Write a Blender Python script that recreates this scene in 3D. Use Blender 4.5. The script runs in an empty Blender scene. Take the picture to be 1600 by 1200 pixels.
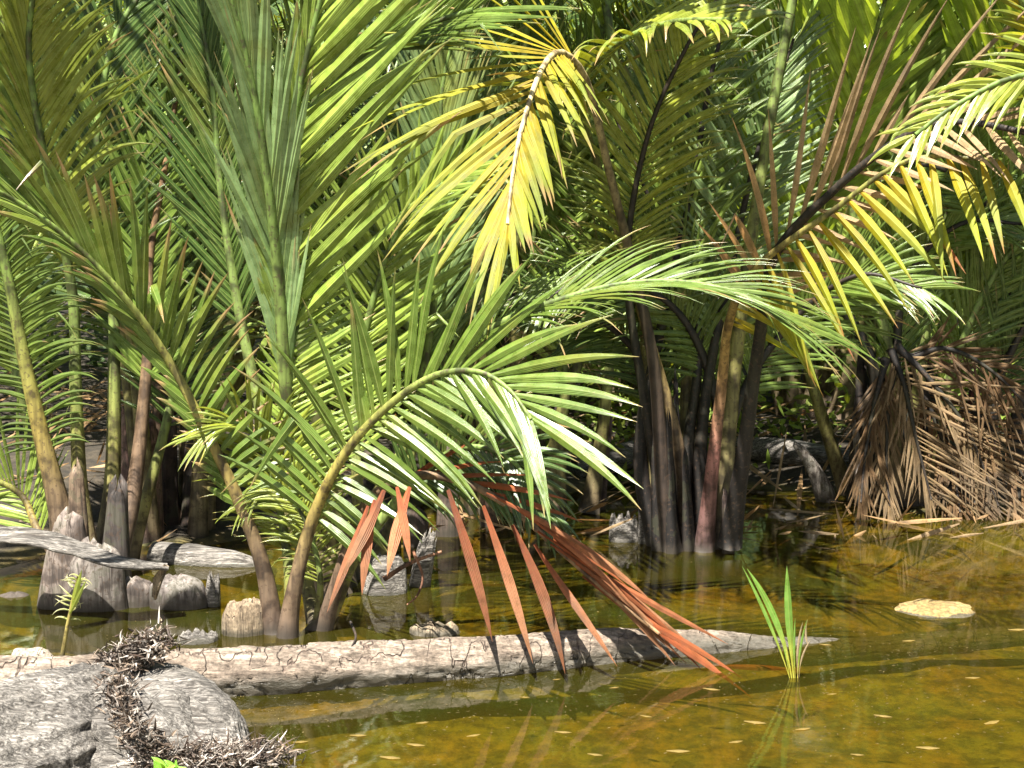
import bpy, math, random
import numpy as np
from mathutils import noise as mnoise, Vector

# ------------------------------------------------------------------ camera, world, sun
S = bpy.context.scene
R = math.radians
CAM_H, FPX, PITCH = 1.5, 2200.0, -6.85
cam = bpy.data.cameras.new('camera'); co = bpy.data.objects.new('camera', cam)
S.collection.objects.link(co); S.camera = co
co.location = (0, 0, CAM_H); co.rotation_euler = (R(90 + PITCH), 0, 0)
cam.sensor_width = 36; cam.lens = 36 * FPX / 1600; cam.clip_end = 500; cam.clip_start = .05

SUN_EL, SUN_AZ = 66, 206      # azimuth clockwise from +Y: the sun stands behind the camera, a little left
sd = Vector((math.sin(R(SUN_AZ)) * math.cos(R(SUN_EL)), math.cos(R(SUN_AZ)) * math.cos(R(SUN_EL)), math.sin(R(SUN_EL))))
w = bpy.data.worlds.new('World'); S.world = w; w.use_nodes = True
nt = w.node_tree; bg = nt.nodes['Background']
sky = nt.nodes.new('ShaderNodeTexSky'); sky.sky_type = 'NISHITA'; sky.sun_disc = False
sky.sun_elevation = R(SUN_EL); sky.sun_rotation = R(SUN_AZ)
nt.links.new(sky.outputs[0], bg.inputs[0]); bg.inputs[1].default_value = .05
sl = bpy.data.lights.new('sun', 'SUN'); sl.energy = 5.0; sl.angle = R(.5); sl.color = (1, .95, .86)
so = bpy.data.objects.new('sun', sl); S.collection.objects.link(so)
so.rotation_euler = sd.to_track_quat('Z', 'Y').to_euler()
S.view_settings.view_transform = 'Standard'; S.view_settings.look = 'None'
S.view_settings.exposure = 1.95; S.cycles.diffuse_bounces = 2; S.view_settings.gamma = 1

rng = np.random.default_rng(7)
random.seed(7)
COL = S.collection

# ------------------------------------------------------------------ helpers
_c, _s = math.cos(R(PITCH)), math.sin(R(PITCH))
def ray(px, py):
    u = (px - 800) / FPX; v = (600 - py) / FPX
    return np.array([u, _c - v * _s, _s + v * _c])
def P(px, py, y):                       # the point seen at a pixel of the photo at distance y
    r = ray(px, py); t = y / r[1]
    return np.array([r[0] * t, y, CAM_H + r[2] * t])
def Wp(px, py, z=0.0):                  # where that pixel meets the water
    r = ray(px, py); t = (z - CAM_H) / r[2]
    return r * t + np.array([0, 0, CAM_H])
def norm(a): return a / np.maximum(np.linalg.norm(a, axis=-1, keepdims=True), 1e-9)

def tag(o, label=None, cat=None, group=None, kind=None):
    if label: o['label'] = label
    if cat: o['category'] = cat
    if group: o['group'] = group
    if kind: o['kind'] = kind
    return o
def empty(name, loc=(0, 0, 0)):
    o = bpy.data.objects.new(name, None); COL.objects.link(o); o.location = loc; o.empty_display_size = .1
    return o
def link(name, me, mat, parent=None):
    o = bpy.data.objects.new(name, me); COL.objects.link(o)
    if mat: me.materials.append(mat)
    if parent is not None:
        o.parent = parent
        off = Vector((0, 0, 0)); q = parent
        while q is not None: off += q.location; q = q.parent
        me.transform(__import__('mathutils').Matrix.Translation(-off))
    return o
def quadmesh(name, V, F, C=None, A=None, smooth=True):
    me = bpy.data.meshes.new(name)
    V = np.asarray(V, dtype=np.float32); F = np.asarray(F, dtype=np.int32)
    me.vertices.add(len(V)); me.vertices.foreach_set('co', V.ravel())
    me.loops.add(F.size); me.loops.foreach_set('vertex_index', F.ravel())
    me.polygons.add(len(F)); me.polygons.foreach_set('loop_start', np.arange(0, F.size, 4, dtype=np.int32))
    me.update(calc_edges=True)
    if smooth: me.polygons.foreach_set('use_smooth', np.ones(len(F), dtype=bool))
    if C is not None:
        a = me.color_attributes.new('tint', 'FLOAT_COLOR', 'POINT')
        cc = np.ones((len(V), 4), dtype=np.float32); cc[:, :3] = C; a.data.foreach_set('color', cc.ravel())
    if A is not None:
        a = me.attributes.new('lv', 'FLOAT_VECTOR', 'POINT')
        a.data.foreach_set('vector', np.asarray(A, dtype=np.float32).ravel())
    me.validate(); me.update()
    return me

class MB:
    def __init__(s): s.V, s.F, s.C, s.A, s.n = [], [], [], [], 0
    def add(s, V, F, C, A):
        s.V.append(V); s.F.append(F + s.n); s.C.append(C); s.A.append(A); s.n += len(V)
    def build(s, name, mat, parent=None, smooth=True):
        me = quadmesh(name, np.concatenate(s.V), np.concatenate(s.F), np.concatenate(s.C), np.concatenate(s.A), smooth)
        return link(name, me, mat, parent)

def spline(pts, n):
    p = np.asarray(pts, float)
    q = np.vstack([2 * p[0] - p[1], p, 2 * p[-1] - p[-2]])
    out = []
    for i in range(len(p) - 1):
        a, b, c, d = q[i], q[i + 1], q[i + 2], q[i + 3]
        for t in np.linspace(0, 1, 24, endpoint=False):
            out.append(.5 * ((2 * b) + (-a + c) * t + (2 * a - 5 * b + 4 * c - d) * t * t + (-a + 3 * b - 3 * c + d) * t ** 3))
    out.append(p[-1]); out = np.array(out)
    s = np.concatenate([[0], np.cumsum(np.linalg.norm(np.diff(out, axis=0), axis=1))])
    u = np.linspace(0, s[-1], n)
    return np.stack([np.interp(u, s, out[:, k]) for k in range(3)], 1), s[-1]

def tube(mb, pts, rad, cols, ring=10, ref=(0, -1, .2), flat=1.0, rough=0.0, freq=6, cap=True):
    p = np.asarray(pts, float); n = len(p)
    T = norm(np.gradient(p, axis=0)); ref = np.asarray(ref, float)
    N = norm(ref - (T @ ref)[:, None] * T); B = np.cross(T, N)
    rad = np.broadcast_to(rad, n) if np.ndim(rad) else np.full(n, rad)
    th = np.linspace(0, 2 * np.pi, ring, endpoint=False)
    rr = rad[:, None] * np.ones(ring)[None]
    if rough:
        for i in range(n):
            for j in range(ring):
                q = p[i] * freq * .35 + np.array([math.cos(th[j]), math.sin(th[j]), 0]) * 1.3
                rr[i, j] *= 1 + rough * (mnoise.noise(Vector(q)) + .5 * mnoise.noise(Vector(q * 3.1)))
    V = p[:, None] + rr[..., None] * (np.cos(th)[None, :, None] * N[:, None] * flat + np.sin(th)[None, :, None] * B[:, None])
    V = V.reshape(-1, 3)
    C = np.repeat(np.asarray(cols, float).reshape(-1, 3) if np.ndim(cols) > 1 else np.tile(cols, (n, 1)), ring, 0)
    i = np.arange(n - 1)[:, None] * ring; j = np.arange(ring)[None]
    F = np.stack([i + j, i + (j + 1) % ring, i + ring + (j + 1) % ring, i + ring + j], -1).reshape(-1, 4)
    A = np.stack([np.tile(th / (2 * np.pi), n), np.repeat(np.linspace(0, 1, n), ring), np.zeros(n * ring)], 1)
    mb.add(V, F, C, A)
    if cap:
        for e, s in ((0, 1), (n - 1, -1)):
            k = ring // 2
            ids = [e * ring + q for q in range(ring)]
            for q in range(k - 1):
                f = [ids[q], ids[q + 1], ids[ring - 2 - q], ids[ring - 1 - q]]
                mb.F[-1] = np.vstack([mb.F[-1], np.array(f[::s]) + mb.n - len(V)])

def blades(mb, p0, D, N, L, W, c0, c1, grav=.3, fold=.35, tip=None, tips=None, K=7, kink=0.0, curl=0.0, wbase=.35, wpk=.22):
    """n lance-shaped leaflets folded along their midrib; c0 base colour, c1 colour further out, tip the dried tip"""
    n = len(p0)
    if n == 0: return
    D = norm(D); N = norm(N - (N * D).sum(1, keepdims=True) * D)
    L = np.broadcast_to(L, n).astype(float); W = np.broadcast_to(W, n).astype(float)
    grav = np.broadcast_to(grav, n).astype(float)
    c0 = np.broadcast_to(c0, (n, 3)); c1 = np.broadcast_to(c1, (n, 3))
    tip = np.broadcast_to(tip if tip is not None else c1, (n, 3))
    tips = np.broadcast_to(tips if tips is not None else 2.0, n)
    kk = np.where(rng.random(n) < kink, rng.integers(2, K, n), -1)
    cur = rng.normal(0, 1, n) * curl
    p = p0.copy(); V = np.zeros((n, K + 1, 4, 3)); C = np.zeros((n, K + 1, 4, 3)); A = np.zeros((n, K + 1, 4, 3))
    rnd = rng.random(n)
    for k in range(K + 1):
        t = k / K
        wt = wbase + (1 - wbase) * min(1, t / wpk) if t < wpk else max(0.0, 1 - ((t - wpk) / (1 - wpk)) ** 1.9)
        wt = max(wt, .02)
        B = np.cross(D, N)
        f = fold * (1 - .6 * t)
        hw = (W * wt * .5)[:, None]
        V[:, k, 0] = p - B * hw - N * hw * f; V[:, k, 1] = p; V[:, k, 2] = p; V[:, k, 3] = p + B * hw - N * hw * f
        m = min(1, t * 1.6)
        c = c0 * (1 - m) + c1 * m
        q = np.clip((t - tips) / .12 + rng.normal(0, .15, n), 0, 1)[:, None]
        c = c * (1 - q) + tip * q
        C[:, k] = c[:, None]
        A[:, k, 0, 0] = 0; A[:, k, 1, 0] = .5; A[:, k, 2, 0] = .5; A[:, k, 3, 0] = 1; A[:, k, :, 1] = (t * L)[:, None]; A[:, k, :, 2] = rnd[:, None]
        if k == K: break
        g = grav * (0.25 + 1.5 * t) / K * 1.6
        g = g + np.where(kk == k, rng.uniform(.6, 1.7, n), 0)
        p = p + D * (L / K)[:, None]
        D2 = D + np.array([0, 0, -1.0]) * g[:, None] + B * (cur / K)[:, None]
        D2 = norm(D2); N = norm(N - (N * D2).sum(1, keepdims=True) * D2); D = D2
    base = (np.arange(n) * (K + 1) * 4)[:, None, None]; k = (np.arange(K) * 4)[None, :, None]
    s = np.array([0, 2])[None, None, :]
    b = base + k + s
    F = np.stack([b, b + 1, b + 5, b + 4], -1).reshape(-1, 4)
    mb.add(V.reshape(-1, 3), F, C.reshape(-1, 3), A.reshape(-1, 3))

# ------------------------------------------------------------------ materials
def mat(name):
    m = bpy.data.materials.new(name); m.use_nodes = True
    nt = m.node_tree; nt.nodes.clear(); out = nt.nodes.new('ShaderNodeOutputMaterial')
    return m, nt, out
def N_(nt, typ, **kw):
    n = nt.nodes.new(typ)
    for k, v in kw.items():
        if k in n.inputs: n.inputs[k].default_value = v
        else: setattr(n, k, v)
    return n
def ramp(nt, stops, fac):
    r = nt.nodes.new('ShaderNodeValToRGB'); e = r.color_ramp.elements
    while len(e) < len(stops): e.new(.5)
    for q, (pos, c) in zip(e, stops): q.position = pos; q.color = (*c, 1) if len(c) == 3 else c
    nt.links.new(fac, r.inputs[0]); return r.outputs[0]
def math_(nt, op, a, b=None, c=None):
    m = nt.nodes.new('ShaderNodeMath'); m.operation = op
    for i, v in enumerate((a, b, c)):
        if v is None: continue
        if isinstance(v, (int, float)): m.inputs[i].default_value = v
        else: nt.links.new(v, m.inputs[i])
    return m.outputs[0]
def mixc(nt, fac, a, b, mode='MIX'):
    m = nt.nodes.new('ShaderNodeMix'); m.data_type = 'RGBA'; m.blend_type = mode
    for i, v in ((0, fac), (6, a), (7, b)):
        if isinstance(v, (int, float)): m.inputs[i].default_value = v
        elif isinstance(v, tuple): m.inputs[i].default_value = (*v, 1)
        else: nt.links.new(v, m.inputs[i])
    return m.outputs[2]

def leaf_mat(name, rough=.27, trans=.15, spec=.7, dry=False):
    m, nt, out = mat(name)
    at = N_(nt, 'ShaderNodeAttribute', attribute_name='tint'); lv = N_(nt, 'ShaderNodeAttribute', attribute_name='lv')
    sep = N_(nt, 'ShaderNodeSeparateXYZ'); nt.links.new(lv.outputs['Vector'], sep.inputs[0])
    u = sep.outputs[0]
    vein = math_(nt, 'SINE', math_(nt, 'MULTIPLY', u, 6.2832 * 7))
    tc = N_(nt, 'ShaderNodeTexCoord')
    nz = N_(nt, 'ShaderNodeTexNoise', Scale=22.0, Detail=4.0); nt.links.new(tc.outputs['Object'], nz.inputs['Vector'])
    nf = N_(nt, 'ShaderNodeTexNoise', Scale=160.0, Detail=2.0); nt.links.new(tc.outputs['Object'], nf.inputs['Vector'])
    col = mixc(nt, 1.0, at.outputs['Color'], ramp(nt, [(.3, (.72, .74, .7)), (.7, (1.22, 1.2, 1.25))], nz.outputs[0]), 'MULTIPLY')
    nb = N_(nt, 'ShaderNodeTexNoise', Scale=3.2, Detail=5.0, Roughness=.6); nt.links.new(tc.outputs['Object'], nb.inputs['Vector'])
    bl = N_(nt, 'ShaderNodeMapRange'); nt.links.new(nb.outputs[0], bl.inputs[0]); bl.inputs[1].default_value = .54; bl.inputs[2].default_value = .72; bl.inputs[4].default_value = .5 if not dry else .75
    col = mixc(nt, bl.outputs[0], col, (.22, .21, .03) if not dry else (.15, .125, .10))
    vv = math_(nt, 'MULTIPLY_ADD', vein, .07 if not dry else .2, 1.0)
    cmb = N_(nt, 'ShaderNodeCombineXYZ')
    for i in range(3): nt.links.new(vv, cmb.inputs[i])
    col = mixc(nt, 1.0, col, cmb.outputs[0], 'MULTIPLY')
    # pale midrib
    mid = math_(nt, 'LESS_THAN', math_(nt, 'ABSOLUTE', math_(nt, 'SUBTRACT', u, .5)), .045)
    col = mixc(nt, math_(nt, 'MULTIPLY', mid, .0 if dry else .5), col, (.30, .36, .10))
    # small brown specks and rust
    sp = math_(nt, 'GREATER_THAN', nf.outputs[0], .68 if not dry else .62)
    col = mixc(nt, math_(nt, 'MULTIPLY', sp, .5), col, (.16, .09, .03))
    pb = N_(nt, 'ShaderNodeBsdfPrincipled', Roughness=rough); pb.inputs['Specular IOR Level'].default_value = spec
    nt.links.new(col, pb.inputs['Base Color'])
    rr = math_(nt, 'MULTIPLY_ADD', nz.outputs[0], .3, rough - .13); nt.links.new(rr, pb.inputs['Roughness'])
    bp = N_(nt, 'ShaderNodeBump', Strength=.35 if not dry else .6, Distance=.002)
    nt.links.new(math_(nt, 'ADD', vein, math_(nt, 'MULTIPLY', nz.outputs[0], 2.0)), bp.inputs['Height']); nt.links.new(bp.outputs[0], pb.inputs['Normal'])
    tr = N_(nt, 'ShaderNodeBsdfTranslucent')
    nt.links.new(mixc(nt, 1.0, col, (1.5, 1.35, .5) if not dry else (1.2, .9, .6), 'MULTIPLY'), tr.inputs['Color'])
    mx = N_(nt, 'ShaderNodeMixShader'); mx.inputs[0].default_value = trans
    nt.links.new(pb.outputs[0], mx.inputs[1]); nt.links.new(tr.outputs[0], mx.inputs[2]); nt.links.new(mx.outputs[0], out.inputs[0])
    return m

def stalk_mat(name, rough=.45, sx=60., bump=.5, dark=(.45, .42, .4), fib=False):
    m, nt, out = mat(name)
    at = N_(nt, 'ShaderNodeAttribute', attribute_name='tint')
    tc = N_(nt, 'ShaderNodeTexCoord'); mp = N_(nt, 'ShaderNodeMapping'); mp.inputs['Scale'].default_value = (sx, sx, 5)
    nt.links.new(tc.outputs['Object'], mp.inputs[0])
    n1 = N_(nt, 'ShaderNodeTexNoise', Scale=1.0, Detail=5.0); nt.links.new(mp.outputs[0], n1.inputs['Vector'])
    n2 = N_(nt, 'ShaderNodeTexNoise', Scale=14.0, Detail=5.0); nt.links.new(tc.outputs['Object'], n2.inputs['Vector'])
    col = mixc(nt, 1.0, at.outputs['Color'], ramp(nt, [(.3, dark), (.55, (1, 1, 1)), (.75, (1.2, 1.17, 1.13))], n1.outputs[0]), 'MULTIPLY')
    col = mixc(nt, 1.0, col, ramp(nt, [(.38, (.35, .32, .3)), (.5, (.95, .93, .9)), (.62, (1.15, 1.15, 1.15))], n2.outputs[0]), 'MULTIPLY')
    n3 = N_(nt, 'ShaderNodeTexNoise', Scale=70.0, Detail=4.0); nt.links.new(tc.outputs['Object'], n3.inputs['Vector'])
    col = mixc(nt, math_(nt, 'MULTIPLY', math_(nt, 'GREATER_THAN', n3.outputs[0], .6), .6), col, (.06, .035, .02))
    if fib:
        m2 = N_(nt, 'ShaderNodeMapping'); m2.inputs['Scale'].default_value = (22, 22, 2.2); nt.links.new(tc.outputs['Object'], m2.inputs[0])
        n4 = N_(nt, 'ShaderNodeTexNoise', Scale=1.0, Detail=3.0, Roughness=.5, Distortion=.8); nt.links.new(m2.outputs[0], n4.inputs['Vector'])
        cr = ramp(nt, [(.0, (1, 1, 1)), (.02, (0, 0, 0))], math_(nt, 'ABSOLUTE', math_(nt, 'SUBTRACT', n4.outputs[0], .5)))
        col = mixc(nt, math_(nt, 'MULTIPLY', cr, .8), col, (.03, .022, .018))
        col = mixc(nt, math_(nt, 'MULTIPLY', math_(nt, 'GREATER_THAN', n2.outputs[0], .55), .35), col, (.05, .055, .025))
    geo = N_(nt, 'ShaderNodeNewGeometry'); sz = N_(nt, 'ShaderNodeSeparateXYZ'); nt.links.new(geo.outputs['Position'], sz.inputs[0])
    wf = N_(nt, 'ShaderNodeMapRange'); nt.links.new(math_(nt, 'ADD', sz.outputs[2], math_(nt, 'MULTIPLY', n2.outputs[0], -.05)), wf.inputs[0])
    wf.inputs[1].default_value = -.01; wf.inputs[2].default_value = .035; wf.inputs[3].default_value = .85; wf.inputs[4].default_value = 0
    col = mixc(nt, wf.outputs[0], col, (.035, .028, .02))
    pb = N_(nt, 'ShaderNodeBsdfPrincipled', Roughness=rough); nt.links.new(col, pb.inputs['Base Color'])
    bp = N_(nt, 'ShaderNodeBump', Strength=bump, Distance=.004)
    nt.links.new(n1.outputs[0], bp.inputs['Height']); nt.links.new(bp.outputs[0], pb.inputs['Normal'])
    nt.links.new(pb.outputs[0], out.inputs[0])
    return m

def bark_mat(name, cols, cracks=1.0, grain=1.0, glint_spk=0, crack=(.09, .06, .045), sc=(4.5, 16, 16), wet=0.05, coord='Object', stretch=1.0):
    m, nt, out = mat(name)
    tc = N_(nt, 'ShaderNodeTexCoord'); mp = N_(nt, 'ShaderNodeMapping'); mp.inputs['Scale'].default_value = sc
    nt.links.new(tc.outputs[coord], mp.inputs[0])
    wn = N_(nt, 'ShaderNodeTexNoise', Scale=1.2, Detail=4.0); nt.links.new(mp.outputs[0], wn.inputs['Vector'])
    wv = N_(nt, 'ShaderNodeVectorMath', operation='ADD'); ws = N_(nt, 'ShaderNodeVectorMath', operation='SCALE'); ws.inputs['Scale'].default_value = 1.9
    nt.links.new(wn.outputs['Color'], ws.inputs[0]); nt.links.new(mp.outputs[0], wv.inputs[0]); nt.links.new(ws.outputs[0], wv.inputs[1])
    vo = N_(nt, 'ShaderNodeTexVoronoi', feature='DISTANCE_TO_EDGE', Scale=.8); nt.links.new(wv.outputs[0], vo.inputs['Vector'])
    vo2 = N_(nt, 'ShaderNodeTexVoronoi', feature='DISTANCE_TO_EDGE', Scale=2.6); nt.links.new(wv.outputs[0], vo2.inputs['Vector'])
    n1 = N_(nt, 'ShaderNodeTexNoise', Scale=5.0, Detail=8.0, Roughness=.65); nt.links.new(tc.outputs['Object'], n1.inputs['Vector'])
    n2 = N_(nt, 'ShaderNodeTexNoise', Scale=3.0, Detail=8.0, Roughness=.7); nt.links.new(mp.outputs[0], n2.inputs['Vector'])
    base = ramp(nt, [(.3, cols[0]), (.5, cols[1]), (.7, cols[2])], n1.outputs[0])
    base = mixc(nt, .8, base, ramp(nt, [(.36, (.42, .39, .36)), (.6, (1.3, 1.28, 1.25))], n2.outputs[0]), 'MULTIPLY')
    na = N_(nt, 'ShaderNodeTexNoise', Scale=1.3, Detail=3.5, Roughness=.42); mq = N_(nt, 'ShaderNodeMapping'); mq.inputs['Scale'].default_value = (sc[0] * 2.2, sc[1] * .3, sc[2] * .3)
    nt.links.new(tc.outputs[coord], mq.inputs[0]); nt.links.new(mq.outputs[0], na.inputs['Vector'])
    big = ramp(nt, [(.0, (1, 1, 1)), (.014, (0, 0, 0))], math_(nt, 'ABSOLUTE', math_(nt, 'SUBTRACT', na.outputs[0], .5)))
    nc = N_(nt, 'ShaderNodeTexNoise', Scale=.9, Detail=3.0, Roughness=.45); nt.links.new(mp.outputs[0], nc.inputs['Vector'])
    small = ramp(nt, [(.0, (.9, .9, .9)), (.02, (0, 0, 0))], math_(nt, 'ABSOLUTE', math_(nt, 'SUBTRACT', nc.outputs[0], .48)))
    gate = math_(nt, 'GREATER_THAN', n1.outputs[0], .47)
    ck = math_(nt, 'MAXIMUM', math_(nt, 'MULTIPLY', big, gate), math_(nt, 'MULTIPLY', math_(nt, 'MULTIPLY', small, .7), math_(nt, 'GREATER_THAN', n2.outputs[0], .53)))
    if grain:
        ms = N_(nt, 'ShaderNodeMapping'); ms.inputs['Scale'].default_value = (2.2, 75, 75); ms.inputs['Rotation'].default_value = (0, .15, .12)
        nt.links.new(tc.outputs[coord], ms.inputs[0]); n5 = N_(nt, 'ShaderNodeTexNoise', Scale=1.0, Detail=6.0, Roughness=.7, Distortion=.6); nt.links.new(ms.outputs[0], n5.inputs['Vector'])
        base = mixc(nt, grain, base, ramp(nt, [(.36, (.45, .42, .39)), (.48, (.95, .93, .9)), (.62, (1.4, 1.38, 1.35))], n5.outputs[0]), 'MULTIPLY')
    ck = math_(nt, 'MULTIPLY', ck, cracks)
    base = mixc(nt, ck, base, crack)
    # wet dark band just above the water
    geo = N_(nt, 'ShaderNodeNewGeometry'); sz = N_(nt, 'ShaderNodeSeparateXYZ'); nt.links.new(geo.outputs['Position'], sz.inputs[0])
    nsp = N_(nt, 'ShaderNodeTexNoise', Scale=2.2 if glint_spk else 75.0, Detail=4.0, Roughness=.7); nt.links.new(ms.outputs[0] if glint_spk else tc.outputs['Object'], nsp.inputs['Vector'])
    base = mixc(nt, 1.0, base, ramp(nt, [(.36, (.62, .6, .58)), (.5, (.98, .98, .98)), (.64, (1.3, 1.28, 1.26))] if not glint_spk else [(.36, (.35, .33, .31)), (.5, (.9, .9, .9)), (.64, (1.6, 1.58, 1.55))], nsp.outputs[0]), 'MULTIPLY')  # speckled streaks; in the strong version the pale ones are painted glints
    zz = math_(nt, 'ADD', sz.outputs[2], math_(nt, 'MULTIPLY', math_(nt, 'SUBTRACT', n1.outputs[0], .5), .06))
    wf = N_(nt, 'ShaderNodeMapRange'); nt.links.new(zz, wf.inputs[0]); wf.inputs[1].default_value = wet * .5; wf.inputs[2].default_value = wet
    wf.inputs[3].default_value = 1; wf.inputs[4].default_value = 0
    base = mixc(nt, math_(nt, 'MULTIPLY', wf.outputs[0], .85), base, (.055, .05, .035))
    pb = N_(nt, 'ShaderNodeBsdfPrincipled', Roughness=.85); nt.links.new(base, pb.inputs['Base Color'])
    nt.links.new(math_(nt, 'MULTIPLY_ADD', wf.outputs[0], -.45, .88), pb.inputs['Roughness'])
    bp = N_(nt, 'ShaderNodeBump', Strength=.9, Distance=.012)
    nt.links.new(math_(nt, 'SUBTRACT', n2.outputs[0], math_(nt, 'MULTIPLY', ck, .9)), bp.inputs['Height']); nt.links.new(bp.outputs[0], pb.inputs['Normal'])
    nt.links.new(pb.outputs[0], out.inputs[0])
    return m

M_leaf = leaf_mat('glossy leaf'); M_dull = leaf_mat('soft leaf', .5, .35, .35); M_dry = leaf_mat('dry leaf', .6, .22, .3, True)
M_stalk = stalk_mat('stalk', .6); M_old = stalk_mat('old stalk', .7, 70., .8, (.5, .48, .45)); M_base = stalk_mat('clasping base', .8, 75., 1.0, (.3, .27, .25), fib=True)
M_log = bark_mat('log bark', ((.10, .078, .06), (.19, .155, .125), (.29, .25, .21)), wet=.065, grain=.8)
M_grey = bark_mat('weathered wood', ((.08, .076, .072), (.18, .172, .162), (.31, .30, .285)), cracks=.12, glint_spk=1, sc=(7, 60, 60), wet=.02)
M_pale = bark_mat('pale wood', ((.14, .10, .065), (.25, .195, .13), (.36, .30, .21)), grain=0, cracks=.8, sc=(26, 26, 4), wet=.03)

def soil_mat():
    m, nt, out = mat('mud')
    tc = N_(nt, 'ShaderNodeTexCoord')
    n1 = N_(nt, 'ShaderNodeTexNoise', Scale=1.6, Detail=8.0, Roughness=.6); nt.links.new(tc.outputs['Object'], n1.inputs['Vector'])
    n2 = N_(nt, 'ShaderNodeTexNoise', Scale=14.0, Detail=8.0, Roughness=.7); nt.links.new(tc.outputs['Object'], n2.inputs['Vector'])
    bed = ramp(nt, [(.3, (.06, .075, .010)), (.45, (.155, .105, .010)), (.58, (.12, .12, .013)), (.72, (.21, .145, .028))], n1.outputs[0])
    bed = mixc(nt, .8, bed, ramp(nt, [(.42, (.4, .42, .35)), (.5, (1, 1, 1)), (.6, (1.8, 1.7, 1.5))], n2.outputs[0]), 'MULTIPLY')
    bank = ramp(nt, [(.3, (.012, .01, .007)), (.5, (.03, .023, .014)), (.7, (.08, .062, .04))], n2.outputs[0])  # bank mud darkened, putting understory shade into its colour
    geo = N_(nt, 'ShaderNodeNewGeometry'); sz = N_(nt, 'ShaderNodeSeparateXYZ'); nt.links.new(geo.outputs['Position'], sz.inputs[0])
    f = N_(nt, 'ShaderNodeMapRange'); nt.links.new(sz.outputs[2], f.inputs[0]); f.inputs[1].default_value = -.03; f.inputs[2].default_value = .03
    col = mixc(nt, f.outputs[0], bed, bank)
    pb = N_(nt, 'ShaderNodeBsdfPrincipled', Roughness=.85); nt.links.new(col, pb.inputs['Base Color'])
    bp = N_(nt, 'ShaderNodeBump', Strength=.8, Distance=.03); nt.links.new(n2.outputs[0], bp.inputs['Height']); nt.links.new(bp.outputs[0], pb.inputs['Normal'])
    nt.links.new(pb.outputs[0], out.inputs[0]); return m
def water_mat():
    m, nt, out = mat('pond water')
    tc = N_(nt, 'ShaderNodeTexCoord')
    mp = N_(nt, 'ShaderNodeMapping'); mp.inputs['Scale'].default_value = (1, 1.6, 1); nt.links.new(tc.outputs['Object'], mp.inputs[0])
    n1 = N_(nt, 'ShaderNodeTexNoise', Scale=3.0, Detail=2.0); nt.links.new(mp.outputs[0], n1.inputs['Vector'])
    n2 = N_(nt, 'ShaderNodeTexNoise', Scale=26.0, Detail=3.0); nt.links.new(mp.outputs[0], n2.inputs['Vector'])
    n3 = N_(nt, 'ShaderNodeTexNoise', Scale=2.2, Detail=6.0, Roughness=.65); nt.links.new(tc.outputs['Object'], n3.inputs['Vector'])
    bp = N_(nt, 'ShaderNodeBump', Strength=.06, Distance=.02)
    nt.links.new(math_(nt, 'ADD', n1.outputs[0], math_(nt, 'MULTIPLY', n2.outputs[0], .16)), bp.inputs['Height'])
    df = N_(nt, 'ShaderNodeBsdfDiffuse')
    nt.links.new(ramp(nt, [(.35, (.062, .048, .006)), (.5, (.06, .055, .007)), (.66, (.055, .065, .010))], n3.outputs[0]), df.inputs[0])
    tr = N_(nt, 'ShaderNodeBsdfTransparent'); tr.inputs[0].default_value = (.68, .60, .28, 1)
    a = N_(nt, 'ShaderNodeMixShader'); a.inputs[0].default_value = .25
    nt.links.new(tr.outputs[0], a.inputs[1]); nt.links.new(df.outputs[0], a.inputs[2])
    gl = N_(nt, 'ShaderNodeBsdfGlossy', Roughness=.02); nt.links.new(bp.outputs[0], gl.inputs['Normal'])
    fr = N_(nt, 'ShaderNodeFresnel', IOR=1.6); nt.links.new(bp.outputs[0], fr.inputs['Normal'])
    b = N_(nt, 'ShaderNodeMixShader'); nt.links.new(fr.outputs[0], b.inputs[0])
    nt.links.new(a.outputs[0], b.inputs[1]); nt.links.new(gl.outputs[0], b.inputs[2]); nt.links.new(b.outputs[0], out.inputs[0])
    return m
def hill_mat():
    m, nt, out = mat('far slope')
    tc = N_(nt, 'ShaderNodeTexCoord'); n = N_(nt, 'ShaderNodeTexNoise', Scale=2.5, Detail=9.0, Roughness=.75); nt.links.new(tc.outputs['Object'], n.inputs['Vector'])
    pb = N_(nt, 'ShaderNodeBsdfPrincipled', Roughness=1.0); nt.links.new(ramp(nt, [(.4, (.008, .014, .005)), (.6, (.04, .075, .015)), (.75, (.1, .16, .03))], n.outputs[0]), pb.inputs['Base Color'])
    nt.links.new(pb.outputs[0], out.inputs[0]); return m

# ------------------------------------------------------------------ the setting
def smooth(a, b, x):
    t = np.clip((x - a) / (b - a), 0, 1); return t * t * (3 - 2 * t)
def shore(x):                                     # distance of the back bank
    return np.interp(x, [-20, -3.2, -1.8, -.9, -.1, .5, 1.2, 2, 3, 20], [4.5, 5.4, 6.2, 6.6, 7.6, 7.9, 7.7, 7.2, 7.0, 6.5])
def ground_z(x, y):
    s = shore(x)
    z = -.17 + .17 * smooth(-1.0, -.05, y - s) + .22 * smooth(-.05, .9, y - s) + .03 * np.maximum(0, y - s - 1)
    z = z + .30 * smooth(-1.7, -2.6, x) * smooth(4.5, 6, y) * 0
    return z
xs = np.concatenate([np.linspace(-60, -7, 20), np.linspace(-6.5, 6.5, 150), np.linspace(7, 60, 20)])
ys = np.concatenate([np.linspace(-20, 1.5, 10), np.linspace(2, 12, 130), np.linspace(12.5, 60, 30)])
X, Y = np.meshgrid(xs, ys)
Z = ground_z(X, Y)
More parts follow.
